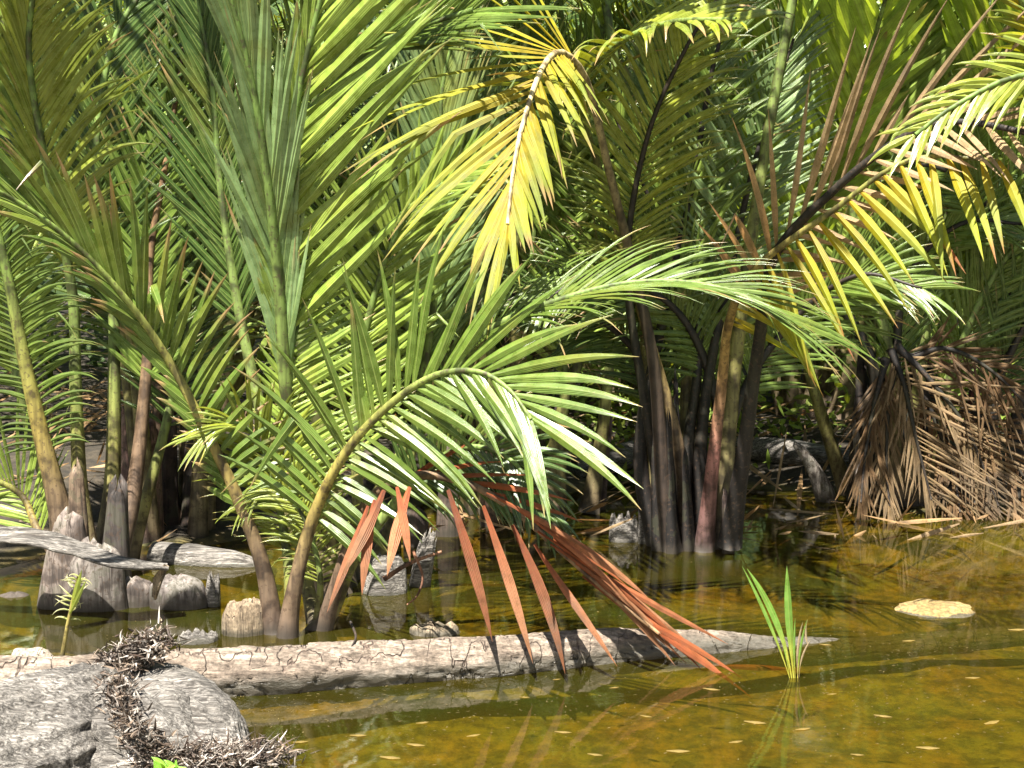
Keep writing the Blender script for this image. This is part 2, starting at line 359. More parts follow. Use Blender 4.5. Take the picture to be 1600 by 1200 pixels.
for i in range(X.shape[0]):
    for j in range(X.shape[1]):
        if abs(X[i, j]) < 7 and Y[i, j] < 13:
            v = Vector((X[i, j], Y[i, j], 0)); Z[i, j] += .05 * mnoise.noise(v * 1.7) + .02 * mnoise.noise(v * 6)
nx, ny = len(xs), len(ys)
i, j = np.meshgrid(np.arange(ny - 1), np.arange(nx - 1), indexing='ij'); a = i * nx + j
F = np.stack([a, a + 1, a + nx + 1, a + nx], -1).reshape(-1, 4)
g = link('ground', quadmesh('ground', np.stack([X, Y, Z], -1).reshape(-1, 3), F), soil_mat()); tag(g, 'muddy pond bed rising to a littered back bank', kind='structure')
wv = np.array([[-60, -20, 0], [60, -20, 0], [60, 30, 0], [-60, 30, 0]]); g = link('water', quadmesh('water', wv, [[0, 1, 2, 3]]), water_mat()); tag(g, 'still olive brown pond water', kind='structure')
# wooded slope closing the view; its unseen camera side is added to block skylight
na_, nr_ = 120, 24
th_, rr_ = np.meshgrid(np.linspace(0, 2 * np.pi, na_, endpoint=False), np.linspace(0, 1, nr_), indexing='ij')
X = np.cos(th_) * (14 + 24 * rr_); Y = 3 + np.sin(th_) * (14 + 24 * rr_); Z = -.6 + 19 * rr_ ** .75
for i in range(na_):
    for j in range(nr_): Z[i, j] += (.3 + 2.2 * rr_[i, j]) * mnoise.noise(Vector((X[i, j] * .3, Y[i, j] * .3, 0)))
i, j = np.meshgrid(np.arange(na_), np.arange(nr_ - 1), indexing='ij'); a = i * nr_ + j; b = (i + 1) % na_ * nr_ + j
g = link('hill', quadmesh('hill', np.stack([X, Y, Z], -1).reshape(-1, 3), np.stack([a, a + 1, b + 1, b], -1).reshape(-1, 4)), hill_mat()); tag(g, 'dark wooded slopes ringing the pond, the unseen side added to cut sky light', kind='structure')

# ------------------------------------------------------------------ palms
GREEN = dict(c0=(.085, .17, .030), c1=(.075, .16, .030)); 
PAL = {
 'green': ((.115, .175, .025), (.10, .16, .025)),
 'light': ((.23, .31, .045), (.21, .30, .05)),
 'dark': ((.055, .095, .017), (.05, .095, .02)),
 'blue': ((.13, .21, .06), (.17, .25, .10)),
 'yg': ((.24, .27, .03), (.20, .25, .035)),
 'yellow': ((.37, .26, .009), (.27, .30, .014)),
 'gold': ((.50, .33, .025), (.52, .30, .03)),
 'rust': ((.29, .065, .018), (.33, .10, .035)),
 'brown': ((.30, .16, .07), (.40, .25, .12)),
 'tan': ((.40, .27, .13), (.44, .31, .17)),
}
TIPB = (.36, .22, .10)
STEM = {
 'ochre': [(.10, .07, .055), (.14, .095, .05), (.27, .21, .05), (.17, .25, .05)],
 'green': [(.14, .10, .07), (.20, .19, .05), (.16, .22, .05), (.15, .24, .05)],
 'pink': [(.10, .07, .07), (.30, .13, .11), (.36, .24, .08), (.20, .2, .04)],
 'dark': [(.011, .009, .008), (.014, .010, .008), (.02, .02, .008), (.02, .013, .008)],  # near-black stalk colour, standing in for shade on the stems
 'lastpale': [(.035, .026, .022), (.045, .03, .022), (.04, .03, .012), (.55, .45, .22)],
 'pale': [(.2, .15, .1), (.3, .28, .08), (.5, .48, .25), (.6, .5, .3)],
 'brown': [(.10, .075, .055), (.14, .09, .055), (.17, .11, .06), (.22, .13, .06)],
}
def frond3(palm, pts,  r=(.034, .005), ls=.3, n=40, L=.5, W=.05, aL=(62, 22), aR=(62, 22), ref=(0, -1, .35), dih=12, g=.3,
           col='green', stem='green', tips=.93, tipc=TIPB, LL=1.0, LR=1.0, kink=.05, flare=1.6, m=None, label=None, fold=.6, K=7, ring=10, end=1.0, cmix=None, jit=4, prof=(.55, .35, .45), pw=1.0, ws=.58, tone=1.0):
    if ws < .9: n = int(n * 1.4)
    W = W * ws
    p, length = spline(pts, 44)
    n = int(min(n, max(10, length * (end - ls) / (W * .9))))
    t = np.linspace(0, 1, len(p))
    rad = r[1] + (r[0] - r[1]) * (1 - t) ** 1.15; rad = rad * (1 + (flare - 1) * np.exp(-t * 11))
    sc = np.array(STEM[stem]); cc = np.stack([np.interp(t, [0, .18, .36, .8], sc[:, k]) for k in range(3)], 1)
    mb = MB(); tube(mb, p, rad, cc, ring=ring, flat=.85, rough=.06, freq=5)
    fo = mb.build('frond', M_stalk if col not in ('rust', 'brown', 'tan') else M_old, palm)
    if label: fo['label'] = label
    lb = MB()
    ref = np.asarray(ref, float)
    for sgn, ang, lm in ((-1, aL, LL), (1, aR, LR)):
        if lm <= 0: continue
        u = np.linspace(0, 1, n) + rng.normal(0, .12 / n, n); u = np.clip(u, 0, 1)
        s = ls + (end - ls) * u
        q = np.stack([np.interp(s, t, p[:, k]) for k in range(3)], 1)
        q2 = np.stack([np.interp(np.minimum(s + .02, 1), t, p[:, k]) for k in range(3)], 1); q1 = np.stack([np.interp(np.minimum(s + .02, 1) - .03, t, p[:, k]) for k in range(3)], 1)
        T = norm(q2 - q1); N = norm(ref - (T @ ref)[:, None] * T); B = np.cross(T, N)
        a = np.radians(ang[0] + (ang[1] - ang[0]) * u ** pw + rng.normal(0, jit, n))[:, None]
        d = np.radians(dih + rng.normal(0, jit, n))[:, None]
        D = np.cos(a) * T + np.sin(a) * (sgn * B * np.cos(d) + N * np.sin(d))
        NN = norm(N * np.cos(d) - sgn * B * np.sin(d) + rng.normal(0, .15, (n, 3)))
        lp = np.where(u < prof[1], prof[0] + (1 - prof[0]) * smooth(0, prof[1], u), 1 - (1 - prof[2]) * smooth(prof[1], 1, u))
        ln = L * lm * lp * rng.uniform(.82, 1.06, n) * np.where(rng.random(n) < .05, rng.uniform(.3, .7, n), 1)
        c0, c1 = (np.array(x) for x in PAL[col]) 
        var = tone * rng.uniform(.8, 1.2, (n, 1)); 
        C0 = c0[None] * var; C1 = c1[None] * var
        if cmix:
            k2 = np.array(PAL[cmix][1]); f = (rng.random((n, 1)) < .35) * rng.uniform(.3, 1, (n, 1)); C1 = C1 * (1 - f) + k2 * f
        R0 = np.stack([np.interp(s, t, rad)], 1)
        blades(lb, q + D * R0 * .6, D, NN, ln, W * rng.uniform(.85, 1.1, n) * (.75 + .25 * lp), C0, C1, grav=g * rng.uniform(.75, 1.3, n), fold=fold,
               tip=np.array(tipc), tips=tips + rng.normal(-.02, .08, n), kink=kink, K=K, curl=.06)
    lo = lb.build('leaflets', m or (M_dull if col == 'yellow' else M_dry if col in ('rust', 'brown', 'tan') else M_leaf), fo)
    return fo
def frond(palm, px, dep, **kw):
    d = np.interp(np.linspace(0, 1, len(px)), np.linspace(0, 1, len(dep)), dep)
    return frond3(palm, [P(a, b, c) for (a, b), c in zip(px, d)], **kw)
def palm(loc, label, cat='palm', group='palms rooted in the pond', name='nipa_palm'):
    o = empty(name, tuple(loc)); tag(o, label, cat, group); return o
def stub(parent, px, base_y, d, top, wpx, col=(.16, .13, .12), name='frond_base', lean=0, split=True, m=None):
    """a cut or rotted stalk base: broad clasping scale, rounded ragged top"""
    b = P(px, base_y, d); t = P(px + lean, top, d); wd = abs(P(px + wpx, base_y, d)[0] - b[0])
    mb = MB(); ns, nr = 16, 22; h = t - b
    th = np.linspace(0, 2 * np.pi, nr, endpoint=False)
    V = []; sd_ = rng.random() * 50
    for k in range(ns):
        u = k / (ns - 1); w_ = wd * .5 * (1.08 - .28 * u - .55 * max(0, (u - .72) / .28) ** 2.4) if base_y - top < 1.5 * wpx else wd * .5 * (.42 + .66 * (1 - u)) * (1 - .7 * max(0, (u - .93) / .07) ** 2)
        for j in range(nr):
            nz = mnoise.noise(Vector((math.cos(th[j]) * 1.6 + sd_, math.sin(th[j]) * 1.6, u * 1.5)))
            hh = u * (1 + .22 * nz * u)
            V.append(b + h * hh + np.array([math.cos(th[j]) * w_ * (1 + .12 * nz), math.sin(th[j]) * w_ * .6 * (1 + .12 * nz), -.12 * (1 - u) ** 3]))
    V = np.array(V); i = np.arange(ns - 1)[:, None] * nr; j = np.arange(nr)[None]
    F = np.stack([i + j, i + (j + 1) % nr, i + nr + (j + 1) % nr, i + nr + j], -1).reshape(-1, 4)
    e = (ns - 1) * nr; F = np.vstack([F] + [[[e + q, e + q + 1, e + nr - 2 - q, e + nr - 1 - q]] for q in range(nr // 2 - 1)])
    cc = .9 * np.array(col)[None] * (1 + .25 * np.repeat(np.linspace(-.6, 1, ns), nr)[:, None])
    mb.add(V, F, cc, np.zeros((len(V), 3)))
    return mb.build(name, m or M_base, parent)

D1, D0 = 4.95, 4.6
# ---- front palm behind the log
pF = palm(Wp(445, 1012), 'young palm just behind the bark log, two ochre stalks crossing near the water')
frond(pF, [(430, 1000), (412, 890), (370, 775), (310, 650), (262, 560), (195, 465), (110, 375), (20, 310), (-60, 275)], (4.95, 4.95, 4.9, 4.7, 4.5),
      r=(.029, .005), ls=.25, n=54, L=.44, W=.036, pw=.55, ws=1, aL=(30, 6), aR=(98, 4), LL=.62, LR=1.0, g=.3, dih=10, col='green', stem='ochre', tips=.8, ref=(.15, -1, .4), cmix='yg', prof=(.55, .5, 1.15))
frond(pF, [(447, 1016), (458, 930), (487, 815), (535, 715), (600, 640), (675, 588), (745, 580), (795, 608), (830, 655)], (4.9, 4.9, 4.75, 4.6, 4.45),
      r=(.029, .006), ls=.3, n=32, L=.56, W=.038, ws=1, aL=(72, 26), aR=(95, 16), LL=1.0, LR=.85, g=.26, dih=6, col='green', stem='ochre', tips=.96, ref=(-.1, -1, .25), prof=(.75, .3, .85))
frond(pF, [(455, 1010), (450, 880), (430, 760), (410, 700), (370, 660), (320, 680)], (4.97, 5.05, 4.9), r=(.024, .004), ls=.35, n=26, L=.36, W=.03, aL=(60, 20), aR=(70, 20), g=.5, col='yg', stem='green', cmix='yellow')
frond(pF, [(500, 1005), (470, 860), (450, 720), (452, 580), (480, 450)], (5.05, 5.3, 5.4), r=(.028, .004), ls=.38, n=24, L=.5, W=.04, aL=(60, 30), aR=(72, 45), LL=.4, g=.06, col='light', stem='green')
frond(pF, [(490, 1006), (500, 900), (470, 800), (420, 760), (380, 790)], (5.0, 5.0, 4.95), r=(.016, .003), ls=.3, n=30, L=.26, W=.02, aL=(60, 20), aR=(70, 20), g=.6, col='yg', stem='green')
frond(pF, [(480, 1005), (520, 950), (555, 870), (640, 760), (720, 700), (800, 720), (850, 800)], (5.0, 5.0, 4.7), r=(.03, .005), ls=.5, n=26, L=.42, W=.04, aL=(60, 20), aR=(70, 15), g=.6, col='dark', stem='green')
# the rust coloured dead frond
deadf = frond(pF, [(500, 1004), (530, 900), (570, 790), (640, 745), (720, 752), (800, 795), (880, 865), (960, 935), (1030, 990)], (5.0, 4.9, 4.75, 4.65, 4.55),
      r=(.026, .006), ls=.42, n=11, L=.42, W=.038, aL=(14, 6), aR=(30, 10), LL=1.0, LR=.0, g=.12, dih=8, col='rust', stem='brown', tips=3, ref=(0, -1, .8), prof=(.7, .3, 1.0), label='dead rust red frond bent down to the water')
def hero_blades(parent, rows, colr, W=.04, d=(4.7, 4.6), name='leaflets', mm=None, K=10, fold=.5, normal=(0, -1, .4), tipc=None, tips=3, wpk=.3):
    mb = MB()
    for r_ in rows:
        x0, y0, x1, y1, bow = r_[:5]; ww = r_[5] if len(r_) > 5 else W
        a = P(x0, y0, d[0]); b = P(x1, y1, d[1]); L = np.linalg.norm(b - a)
        D = norm((b - a)[None] + np.array([[0, 0, 1.0]]) * bow * L)
        ff = rng.uniform(.6, 1.25); c0, c1 = (np.array(c) * ff for c in PAL[colr]); c1 = c1 * .7 + .3 * rng.random() * np.array((.5, .35, .2)) if colr == 'rust' else c1
        blades(mb, a[None], D, np.array([normal], float), [L * (1 + bow * bow * .8)], [ww], c0[None], c1[None], grav=bow * 1.25, fold=fold, K=K, tip=np.array(tipc or TIPB), tips=tips, wpk=wpk, curl=.12 if colr == 'rust' else 0)
    return mb.build(name, mm or (M_dry if colr in ('rust', 'brown', 'tan') else M_leaf), parent)
hero_blades(deadf, [(700, 765, 768, 1000, .15, .036), (755, 790, 832, 1035, .12, .034), (800, 820, 895, 1045, .16, .036), (835, 850, 945, 1050, .14, .026),
                    (640, 760, 600, 900, .1, .04), (600, 765, 548, 905, .1, .04), (585, 780, 560, 930, .1, .035), (620, 760, 640, 880, .15, .03), (575, 790, 520, 960, .1, .03)], 'rust', W=.026, d=(4.6, 4.4), fold=.8, wpk=.45)
hero_blades(deadf, [(880, 860, 1115, 1040, .10, .022), (900, 880, 1100, 1045, .08, .02), (930, 905, 1085, 1044, .05, .02), (860, 850, 1060, 1010, .12, .02), (840, 830, 1090, 1030, .13, .018), (870, 845, 1108, 1036, .07, .016), (910, 900, 1070, 1040, .1, .018), (800, 790, 1000, 960, .15, .02), (760, 770, 930, 870, .1, .018), (1115, 1040, 1245, 1046, .0, .02), 
                    (900, 870, 1050, 1042, .1, .026), (820, 800, 1010, 940, .12, .03)], 'rust', d=(4.62, 4.56), fold=.8, wpk=.45)

# ---- tall palm behind it, filling the upper left middle
pT = palm(Wp(520, 930), 'tall palm behind the front one, bright stiff fronds reaching the top edge')
frond(pT, [(520, 930), (470, 780), (448, 620), (436, 450), (418, 280), (392, 120), (350, -40)], (5.45, 5.3, 5.0), r=(.04, .008), ls=.36, n=60, L=.7, W=.034, ws=1, aL=(11, 5), aR=(12, 5), g=.04, col='blue', stem='green', prof=(.8, .3, .9), kink=.02, tone=1.4)  # leaf tone raised to make up for shadows falling on it
frond(pT, [(530, 930), (500, 780), (455, 600), (438, 430), (444, 300), (470, 130), (510, -40)], (5.5, 5.3, 5.15), r=(.038, .008), ls=.45, n=34, L=.85, W=.052, ws=1, aL=(14, 8), aR=(46, 30), LL=.35, g=.04, col='light', stem='green', prof=(.9, .3, .9), ref=(.1, -1, .2))
frond(pT, [(540, 930), (520, 760), (470, 520), (450, 300), (520, 110), (620, 55), (740, 15)], (5.6, 5.7, 5.2), r=(.036, .01), ls=.55, n=34, L=.6, W=.045, aL=(36, 24), aR=(25, 12), g=.12, col='green', stem='green', prof=(.8, .3, .8))
frond(pT, [(510, 930), (440, 760), (380, 520), (345, 300), (330, 120), (300, -40)], (5.6, 5.8, 5.8), r=(.034, .007), ls=.45, n=36, L=.6, W=.05, aL=(36, 20), aR=(36, 16), g=.12, col='dark', stem='green')
frond(pT, [(550, 930), (560, 800), (555, 640), (580, 480), (640, 330), (740, 260)], (5.7, 5.9, 5.7), r=(.03, .006), ls=.3, n=40, L=.62, W=.05, aL=(70, 30), aR=(50, 20), g=.12, col='light', stem='green')
frond(pT, [(560, 930), (620, 800), (660, 600), (690, 350), (690, 150), (720, 20)], (5.8, 6.0, 6.0), r=(.03, .006), ls=.4, n=40, L=.7, W=.05, aL=(30, 15), aR=(30, 15), g=.1, col='blue', stem='green', dih=20)
frond(pT, [(500, 935), (560, 820), (640, 690), (700, 600), (760, 520), (870, 470), (1000, 440), (1130, 450), (1230, 500)], (5.5, 5.3, 5.0, 4.9), r=(.03, .005), ls=.5, n=40, L=.48, W=.026, aL=(40, 14), aR=(30, 8), g=.42, col='green', stem='green', prof=(.7, .3, .9), ref=(0, -.6, 1))

# ---- left clump
pL = palm(Wp(170, 955), 'palm clump at the left edge, thick grey bases and ochre stalks rising from water')
frond(pL, [(108, 870), (92, 790), (65, 680), (38, 560), (12, 430), (-20, 300)], (5.6, 5.6, 5.5), r=(.046, .015), ls=.30, n=32, L=.36, W=.03, aL=(70, 40), aR=(75, 50), LL=.8, g=.7, col='green', stem='ochre', m=M_dull)
frond(pL, [(140, 880), (125, 760), (118, 600), (112, 450), (70, 250), (45, 80), (60, -60)], (5.7, 5.7, 5.3), r=(.032, .01), ls=.5, n=42, L=.6, W=.045, aL=(14, 6), aR=(50, 26), g=.55, col='yg', stem='green', ref=(.2, -1, .3))
frond(pL, [(160, 880), (175, 760), (178, 600), (175, 450), (150, 250), (180, 60), (260, -60)], (5.8, 5.9, 6.0), r=(.034, .01), ls=.45, n=40, L=.7, W=.045, aL=(45, 25), aR=(50, 20), g=.3, col='dark', stem='green')
frond(pL, [(180, 880), (210, 760), (230, 560), (235, 400), (260, 250), (290, 60)], (5.7, 5.9, 5.9), r=(.034, .008), ls=.35, n=40, L=.55, W=.048, aL=(50, 20), aR=(45, 20), g=.1, col='green', stem='brown')
frond(pL, [(95, 880), (60, 830), (30, 770), (-40, 745), (-120, 760)], (5.6, 5.7, 5.6), r=(.02, .006), ls=.2, n=26, L=.5, W=.03, aL=(50, 30), aR=(50, 30), g=.05, col='light', stem='ochre')
frond(pL, [(120, 880), (40, 640), (10, 420), (30, 200), (20, 20)], (5.9, 6.1, 6.2), r=(.034, .01), ls=.35, n=44, L=.6, W=.045, aL=(45, 20), aR=(60, 25), g=.4, col='light', stem='green', m=M_dull)
frond(pL, [(200, 880), (250, 700), (300, 500), (350, 380), (420, 320)], (6.0, 6.1, 5.9), r=(.03, .006), ls=.35, n=34, L=.5, W=.04, aL=(60, 20), aR=(55, 20), g=.25, col='dark', stem='green')
for a in [(100, 958, 5.3, 800, 95, (.20, .165, .145), 8), (150, 962, 5.28, 850, 100, (.19, .17, .155), 0), (178, 940, 5.35, 760, 60, (.06, .05, .045), 6), (125, 930, 5.4, 740, 45, (.17, .12, .08), -6),
          (20, 955, 5.45, 925, 60, (.2, .15, .13), 0), (208, 955, 5.32, 905, 68, (.18, .155, .14), 0), (285, 956, 5.3, 900, 95, (.17, .15, .14), -14)]:
    stub(pL, a[0], a[1], a[2], a[3], a[4], a[5], lean=a[6])
# ---- dark reddish clump behind left
pB = palm(Wp(260, 850), 'shaded palm with split reddish stalk bases, behind the left clump')
for a in [(205, 860, 6.5, 640, 42, (.22, .13, .11), -6), (235, 865, 6.4, 660, 46, (.25, .15, .12), 4), (262, 860, 6.5, 560, 34, (.05, .03, .025), 4), (300, 860, 6.5, 580, 44, (.04, .028, .022), 6), (222, 850, 6.35, 740, 50, (.28, .19, .16), 0), (330, 860, 6.6, 660, 40, (.04, .03, .025), 10)]:
    stub(pB, a[0], a[1], a[2], a[3], a[4], a[5], lean=a[6])
for k, (x1, y1, x2, y2) in enumerate([(180, 300, 120, 60), (270, 280, 330, 40), (330, 400, 420, 200), (230, 400, 200, 180)]):
    frond(pB, [(220 + 25 * k, 850), (225 + 22 * k, 640), (x1, y1), (x2, y2)], (6.5, 6.7, 6.8), r=(.036, .006), ls=.35, n=36, L=.6, W=.05, g=.25, col=['green', 'dark', 'light', 'dark'][k], stem='brown')

# ---- centre back clump, shade put into its dark stem colours
pC = palm(Wp(1080, 866), 'palm clump right of centre, stems coloured dark as if in shade, one frond turned bright yellow')
yf = frond(pC, [(1050, 868), (1035, 740), (1020, 560), (985, 400), (950, 260), (918, 130), (880, 82), (848, 105), (815, 200), (800, 280), (793, 350)], (6.2, 6.1, 5.7, 5.2, 4.9), r=(.034, .006),
      ls=.68, n=32, L=.82, W=.030, ws=1, aR=(80, 4), aL=(58, 5), LR=1.0, LL=.55, g=.30, dih=-4, col='yellow', stem='lastpale', tips=.86, ref=(0, -1, .55), prof=(.95, .3, .62), jit=4, label='bright yellow drooping frond', cmix='yg', kink=.06)
frond(pC, [(1075, 868), (1060, 700), (1000, 480), (935, 260), (905, 150), (955, 75), (1045, 35), (1150, 30)], (6.3, 6.2, 5.2), r=(.03, .008), ls=.6, n=26, L=.6, W=.038, ws=1, aL=(50, 24), aR=(66, 30), g=.5, col='yg', stem='ochre', ref=(0, -.7, 1), tips=.8, cmix='yellow', kink=.12, label='golden green frond arching up behind the yellow one')
frond(pC, [(1140, 852), (1160, 720), (1185, 540), (1208, 405), (1300, 300), (1410, 215), (1500, 190), (1640, 215)], (6.15, 5.9, 5.4, 5.1, 4.9), r=(.036, .010),
      ls=.42, n=22, L=.66, W=.028, ws=1, aL=(30, 22), aR=(60, 40), LL=1.2, LR=.55, g=.10, col='tan', stem='dark', tips=3, ref=(0, -1, .4), prof=(.8, .3, .9), label='blackened dying frond with brown leaflets standing up')
frond(pC, [(1100, 862), (1112, 740), (1128, 600), (1140, 500), (1180, 420), (1300, 330), (1420, 250), (1560, 250)], (6.2, 6.0, 5.3, 4.95), r=(.032, .006),
      ls=.44, n=26, L=.54, W=.036, ws=1, aL=(30, 20), aR=(104, 62), LL=.0, LR=1.0, g=.2, col='yellow', stem='pink', tips=.88, tipc=(.3, .1, .04), ref=(0, -1, .4), prof=(.7, .3, .9), cmix='yg', label='yellowing frond with broad hanging leaflets')
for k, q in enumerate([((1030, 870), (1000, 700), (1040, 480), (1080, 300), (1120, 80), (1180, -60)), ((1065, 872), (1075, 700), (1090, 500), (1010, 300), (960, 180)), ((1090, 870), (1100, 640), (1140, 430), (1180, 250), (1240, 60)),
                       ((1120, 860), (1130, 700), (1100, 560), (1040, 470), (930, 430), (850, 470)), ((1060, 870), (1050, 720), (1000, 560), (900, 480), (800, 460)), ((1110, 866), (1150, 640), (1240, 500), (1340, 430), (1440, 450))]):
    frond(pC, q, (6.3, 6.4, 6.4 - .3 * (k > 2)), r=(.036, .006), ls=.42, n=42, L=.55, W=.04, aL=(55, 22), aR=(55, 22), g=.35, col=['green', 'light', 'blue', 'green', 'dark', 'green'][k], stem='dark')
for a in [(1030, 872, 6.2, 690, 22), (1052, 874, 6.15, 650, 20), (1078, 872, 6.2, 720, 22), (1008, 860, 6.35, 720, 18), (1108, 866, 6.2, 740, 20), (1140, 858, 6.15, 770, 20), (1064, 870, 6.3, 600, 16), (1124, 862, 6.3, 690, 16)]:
    stub(pC, a[0], a[1], a[2], a[3], a[4], (.012, .009, .008) if a[0] < 1120 else (.08, .055, .05), lean=-8)  # stem bases near black, the clump's shade put into the colour
# ---- middle clump (between front palm and dark stems)
pM = palm(Wp(790, 800), 'palm with pale grey and pinkish stalks in the middle, behind the rust frond')
for a in [(765, 830, 6.7, 620, 28, (.26, .17, .12), -6), (800, 800, 7.0, 670, 30, (.3, .26, .24), -14), (925, 790, 7.1, 640, 38, (.15, .10, .10), 26), (700, 850, 6.5, 690, 40, (.12, .09, .07), 0), (870, 800, 7.2, 600, 28, (.06, .045, .04), 4), (600, 860, 6.3, 800, 50, (.07, .055, .05), 5), (840, 810, 7.1, 640, 26, (.09, .06, .05), -6), (655, 850, 6.3, 790, 44, (.1, .07, .06), -9)]:
    stub(pM, a[0], a[1], a[2], a[3], a[4], a[5], lean=a[6])
for k, q in enumerate([((760, 830), (750, 640), (700, 420), (680, 200), (700, 0)), ((790, 820), (800, 640), (830, 400), (840, 200), (800, 40)), ((920, 800), (945, 640), (960, 420), (930, 200), (860, 60)), ((870, 810), (880, 640), (900, 460), (980, 330), (1100, 300)), ((740, 830), (700, 640), (620, 480), (560, 380), (480, 340)), ((850, 810), (890, 600), (1000, 400), (1040, 220), (1040, 40))]):
    frond(pM, q, (7.0, 7.0, 6.9), r=(.036, .007), ls=.36, n=46, L=.75, W=.055, aL=(50, 20), aR=(50, 20), g=.2, col=['blue', 'light', 'green', 'light', 'green', 'blue'][k], stem='green')
hang = frond(pM, [(770, 830), (770, 600), (745, 300), (715, 120), (660, 60), (600, 70)], (6.9, 6.6, 6.2), r=(.034, .006), ls=.7, n=20, L=.5, W=.04, col='blue', stem='green', g=.6)
hero_blades(hang, [(640 + 17 * k, 95 + 6 * (k % 3), 640 + 19 * k + 8 * (k % 2), 440 + 30 * ((k * 3) % 4), .06, .05) for k in range(9)], 'blue', d=(6.1, 6.05))
frond(pC, [(1050, 868), (1010, 640), (980, 420), (1010, 220), (1080, 60), (1150, -40)], (6.3, 6.1, 5.8), r=(.03, .006), ls=.5, n=40, L=.5, W=.036, aL=(60, 30), aR=(50, 20), g=.5, col='yg', stem='dark', cmix='yellow')
# ---- right back clump with the skirt of dead fronds
pR = palm(Wp(1400, 792), 'palm at the right bank wearing a skirt of dry brown fronds over the water')
for a in [(1340, 790, 7.3, 560, 34, (.04, .03, .025), 6), (1375, 795, 7.25, 560, 40, (.035, .028, .022), 8), (1300, 770, 7.3, 700, 36, (.3, .27, .24), -50), (1420, 795, 7.3, 540, 40, (.04, .028, .022), 4), (1530, 790, 7.3, 560, 30, (.28, .11, .10), 34), (1500, 790, 7.4, 600, 34, (.24, .1, .09), 24), (1350, 790, 7.2, 660, 22, (.25, .22, .2), -14)]:
    stub(pR, a[0], a[1], a[2], a[3], a[4], a[5], lean=a[6])
for q, aL_, aR_, L_, LL_, LR_, c in [
    ([(1392, 545), (1412, 600), (1430, 680), (1455, 780)], (70, 40), (34, 14), .56, 1.0, .6, 'tan'),
    ([(1400, 540), (1450, 590), (1510, 670), (1560, 790)], (60, 30), (40, 14), .55, 1.0, .8, 'tan'),
    ([(1385, 560), (1366, 630), (1352, 710), (1345, 785)], (30, 10), (22, 8), .34, 1.0, 1.0, 'brown'),
    ([(1400, 560), (1388, 640), (1385, 730), (1390, 790)], (26, 10), (26, 10), .36, 1.0, 1.0, 'tan'),
    ([(1420, 560), (1480, 545), (1550, 580), (1620, 650)], (30, 12), (60, 20), .5, .5, 1.0, 'brown'),
    ([(1500, 640), (1540, 660), (1590, 730), (1630, 800)], (50, 20), (50, 20), .55, 1.0, 1.0, 'brown'),
    ([(1440, 600), (1470, 680), (1490, 740), (1500, 800)], (45, 20), (40, 16), .5, 1.0, .8, 'brown')]:
    frond(pR, q, (7.05, 6.95, 6.85), r=(.016, .005), ls=.06, n=22, L=L_, W=.026, aL=aL_, aR=aR_, LL=LL_, LR=LR_, g=.10, col=c, stem='dark', tips=3, tone=float(rng.uniform(.3, .65)), label='dry brown hanging frond', jit=9, kink=.15, ref=(0, -1, .1), dih=5, prof=(.8, .4, .6))  # low tone puts the overhead shade into the dry leaf colour
for a in [(1400, 700, 7.3, 520, 46, (.012, .01, .009), 0), (1440, 795, 7.4, 560, 60, (.012, .01, .009), 6), (1350, 795, 7.4, 600, 40, (.014, .011, .01), 0), (1580, 795, 7.5, 560, 40, (.014, .011, .01), 20), (1470, 795, 7.45, 600, 50, (.012, .01, .009), -10)]:  # near-black bases behind the skirt, painted shade for its gaps
    stub(pR, a[0], a[1], a[2], a[3], a[4], a[5], lean=a[6])
frond(pR, [(1330, 790), (1270, 600), (1238, 420), (1285, 280), (1350, 110), (1400, -60)], (7.5, 7.0, 6.1), r=(.036, .008), ls=.4, n=40, L=1.05, W=.075, ws=1, aL=(46, 34), aR=(30, 20), LR=.5, g=.03, col='light', stem='green', m=M_dull, prof=(.8, .3, 1), tone=1.5, label='broad pale green frond standing upright', ref=(-.2, -1, .3))  # tone raised here and on the next frond to offset overhead shade
frond(pR, [(1400, 790), (1420, 560), (1440, 400), (1500, 200), (1580, 60), (1640, -60)], (7.7, 7.5, 6.2), r=(.036, .008), ls=.4, n=40, L=.95, W=.06, ws=1, tone=1.4, aL=(50, 34), aR=(30, 20), LR=.6, g=.05, col='light', stem='green', m=M_dull, prof=(.8, .3, 1), ref=(-.2, -1, .3))
for k, (q, c) in enumerate([(((1400, 790), (1390, 560), (1330, 300), (1400, 60), (1480, -80)), 'light'), (((1420, 790), (1440, 560), (1480, 300), (1500, 60), (1480, -60)), 'light'), (((1440, 790), (1480, 600), (1560, 420), (1680, 300)), 'green'),
                       (((1380, 790), (1360, 560), (1250, 380), (1210, 160), (1240, -40)), 'light'), (((1520, 790), (1560, 600), (1580, 400), (1500, 280), (1400, 250)), 'green'), (((1500, 790), (1540, 640), (1620, 480), (1700, 430)), 'dark'), (((1400, 790), (1400, 560), (1420, 430), (1500, 350), (1600, 350)), 'green')]):
    frond(pR, q, (7.2, 7.2, 6.9), r=(.04, .008), ls=.34, n=44, L=1.0 if c == 'light' else .6, W=.07 if c == 'light' else .045, aL=(36, 22), aR=(40, 24), g=.10 if c == 'light' else .4, col=c, stem='dark' if k > 2 else 'green', m=M_dull if c == 'light' else None)
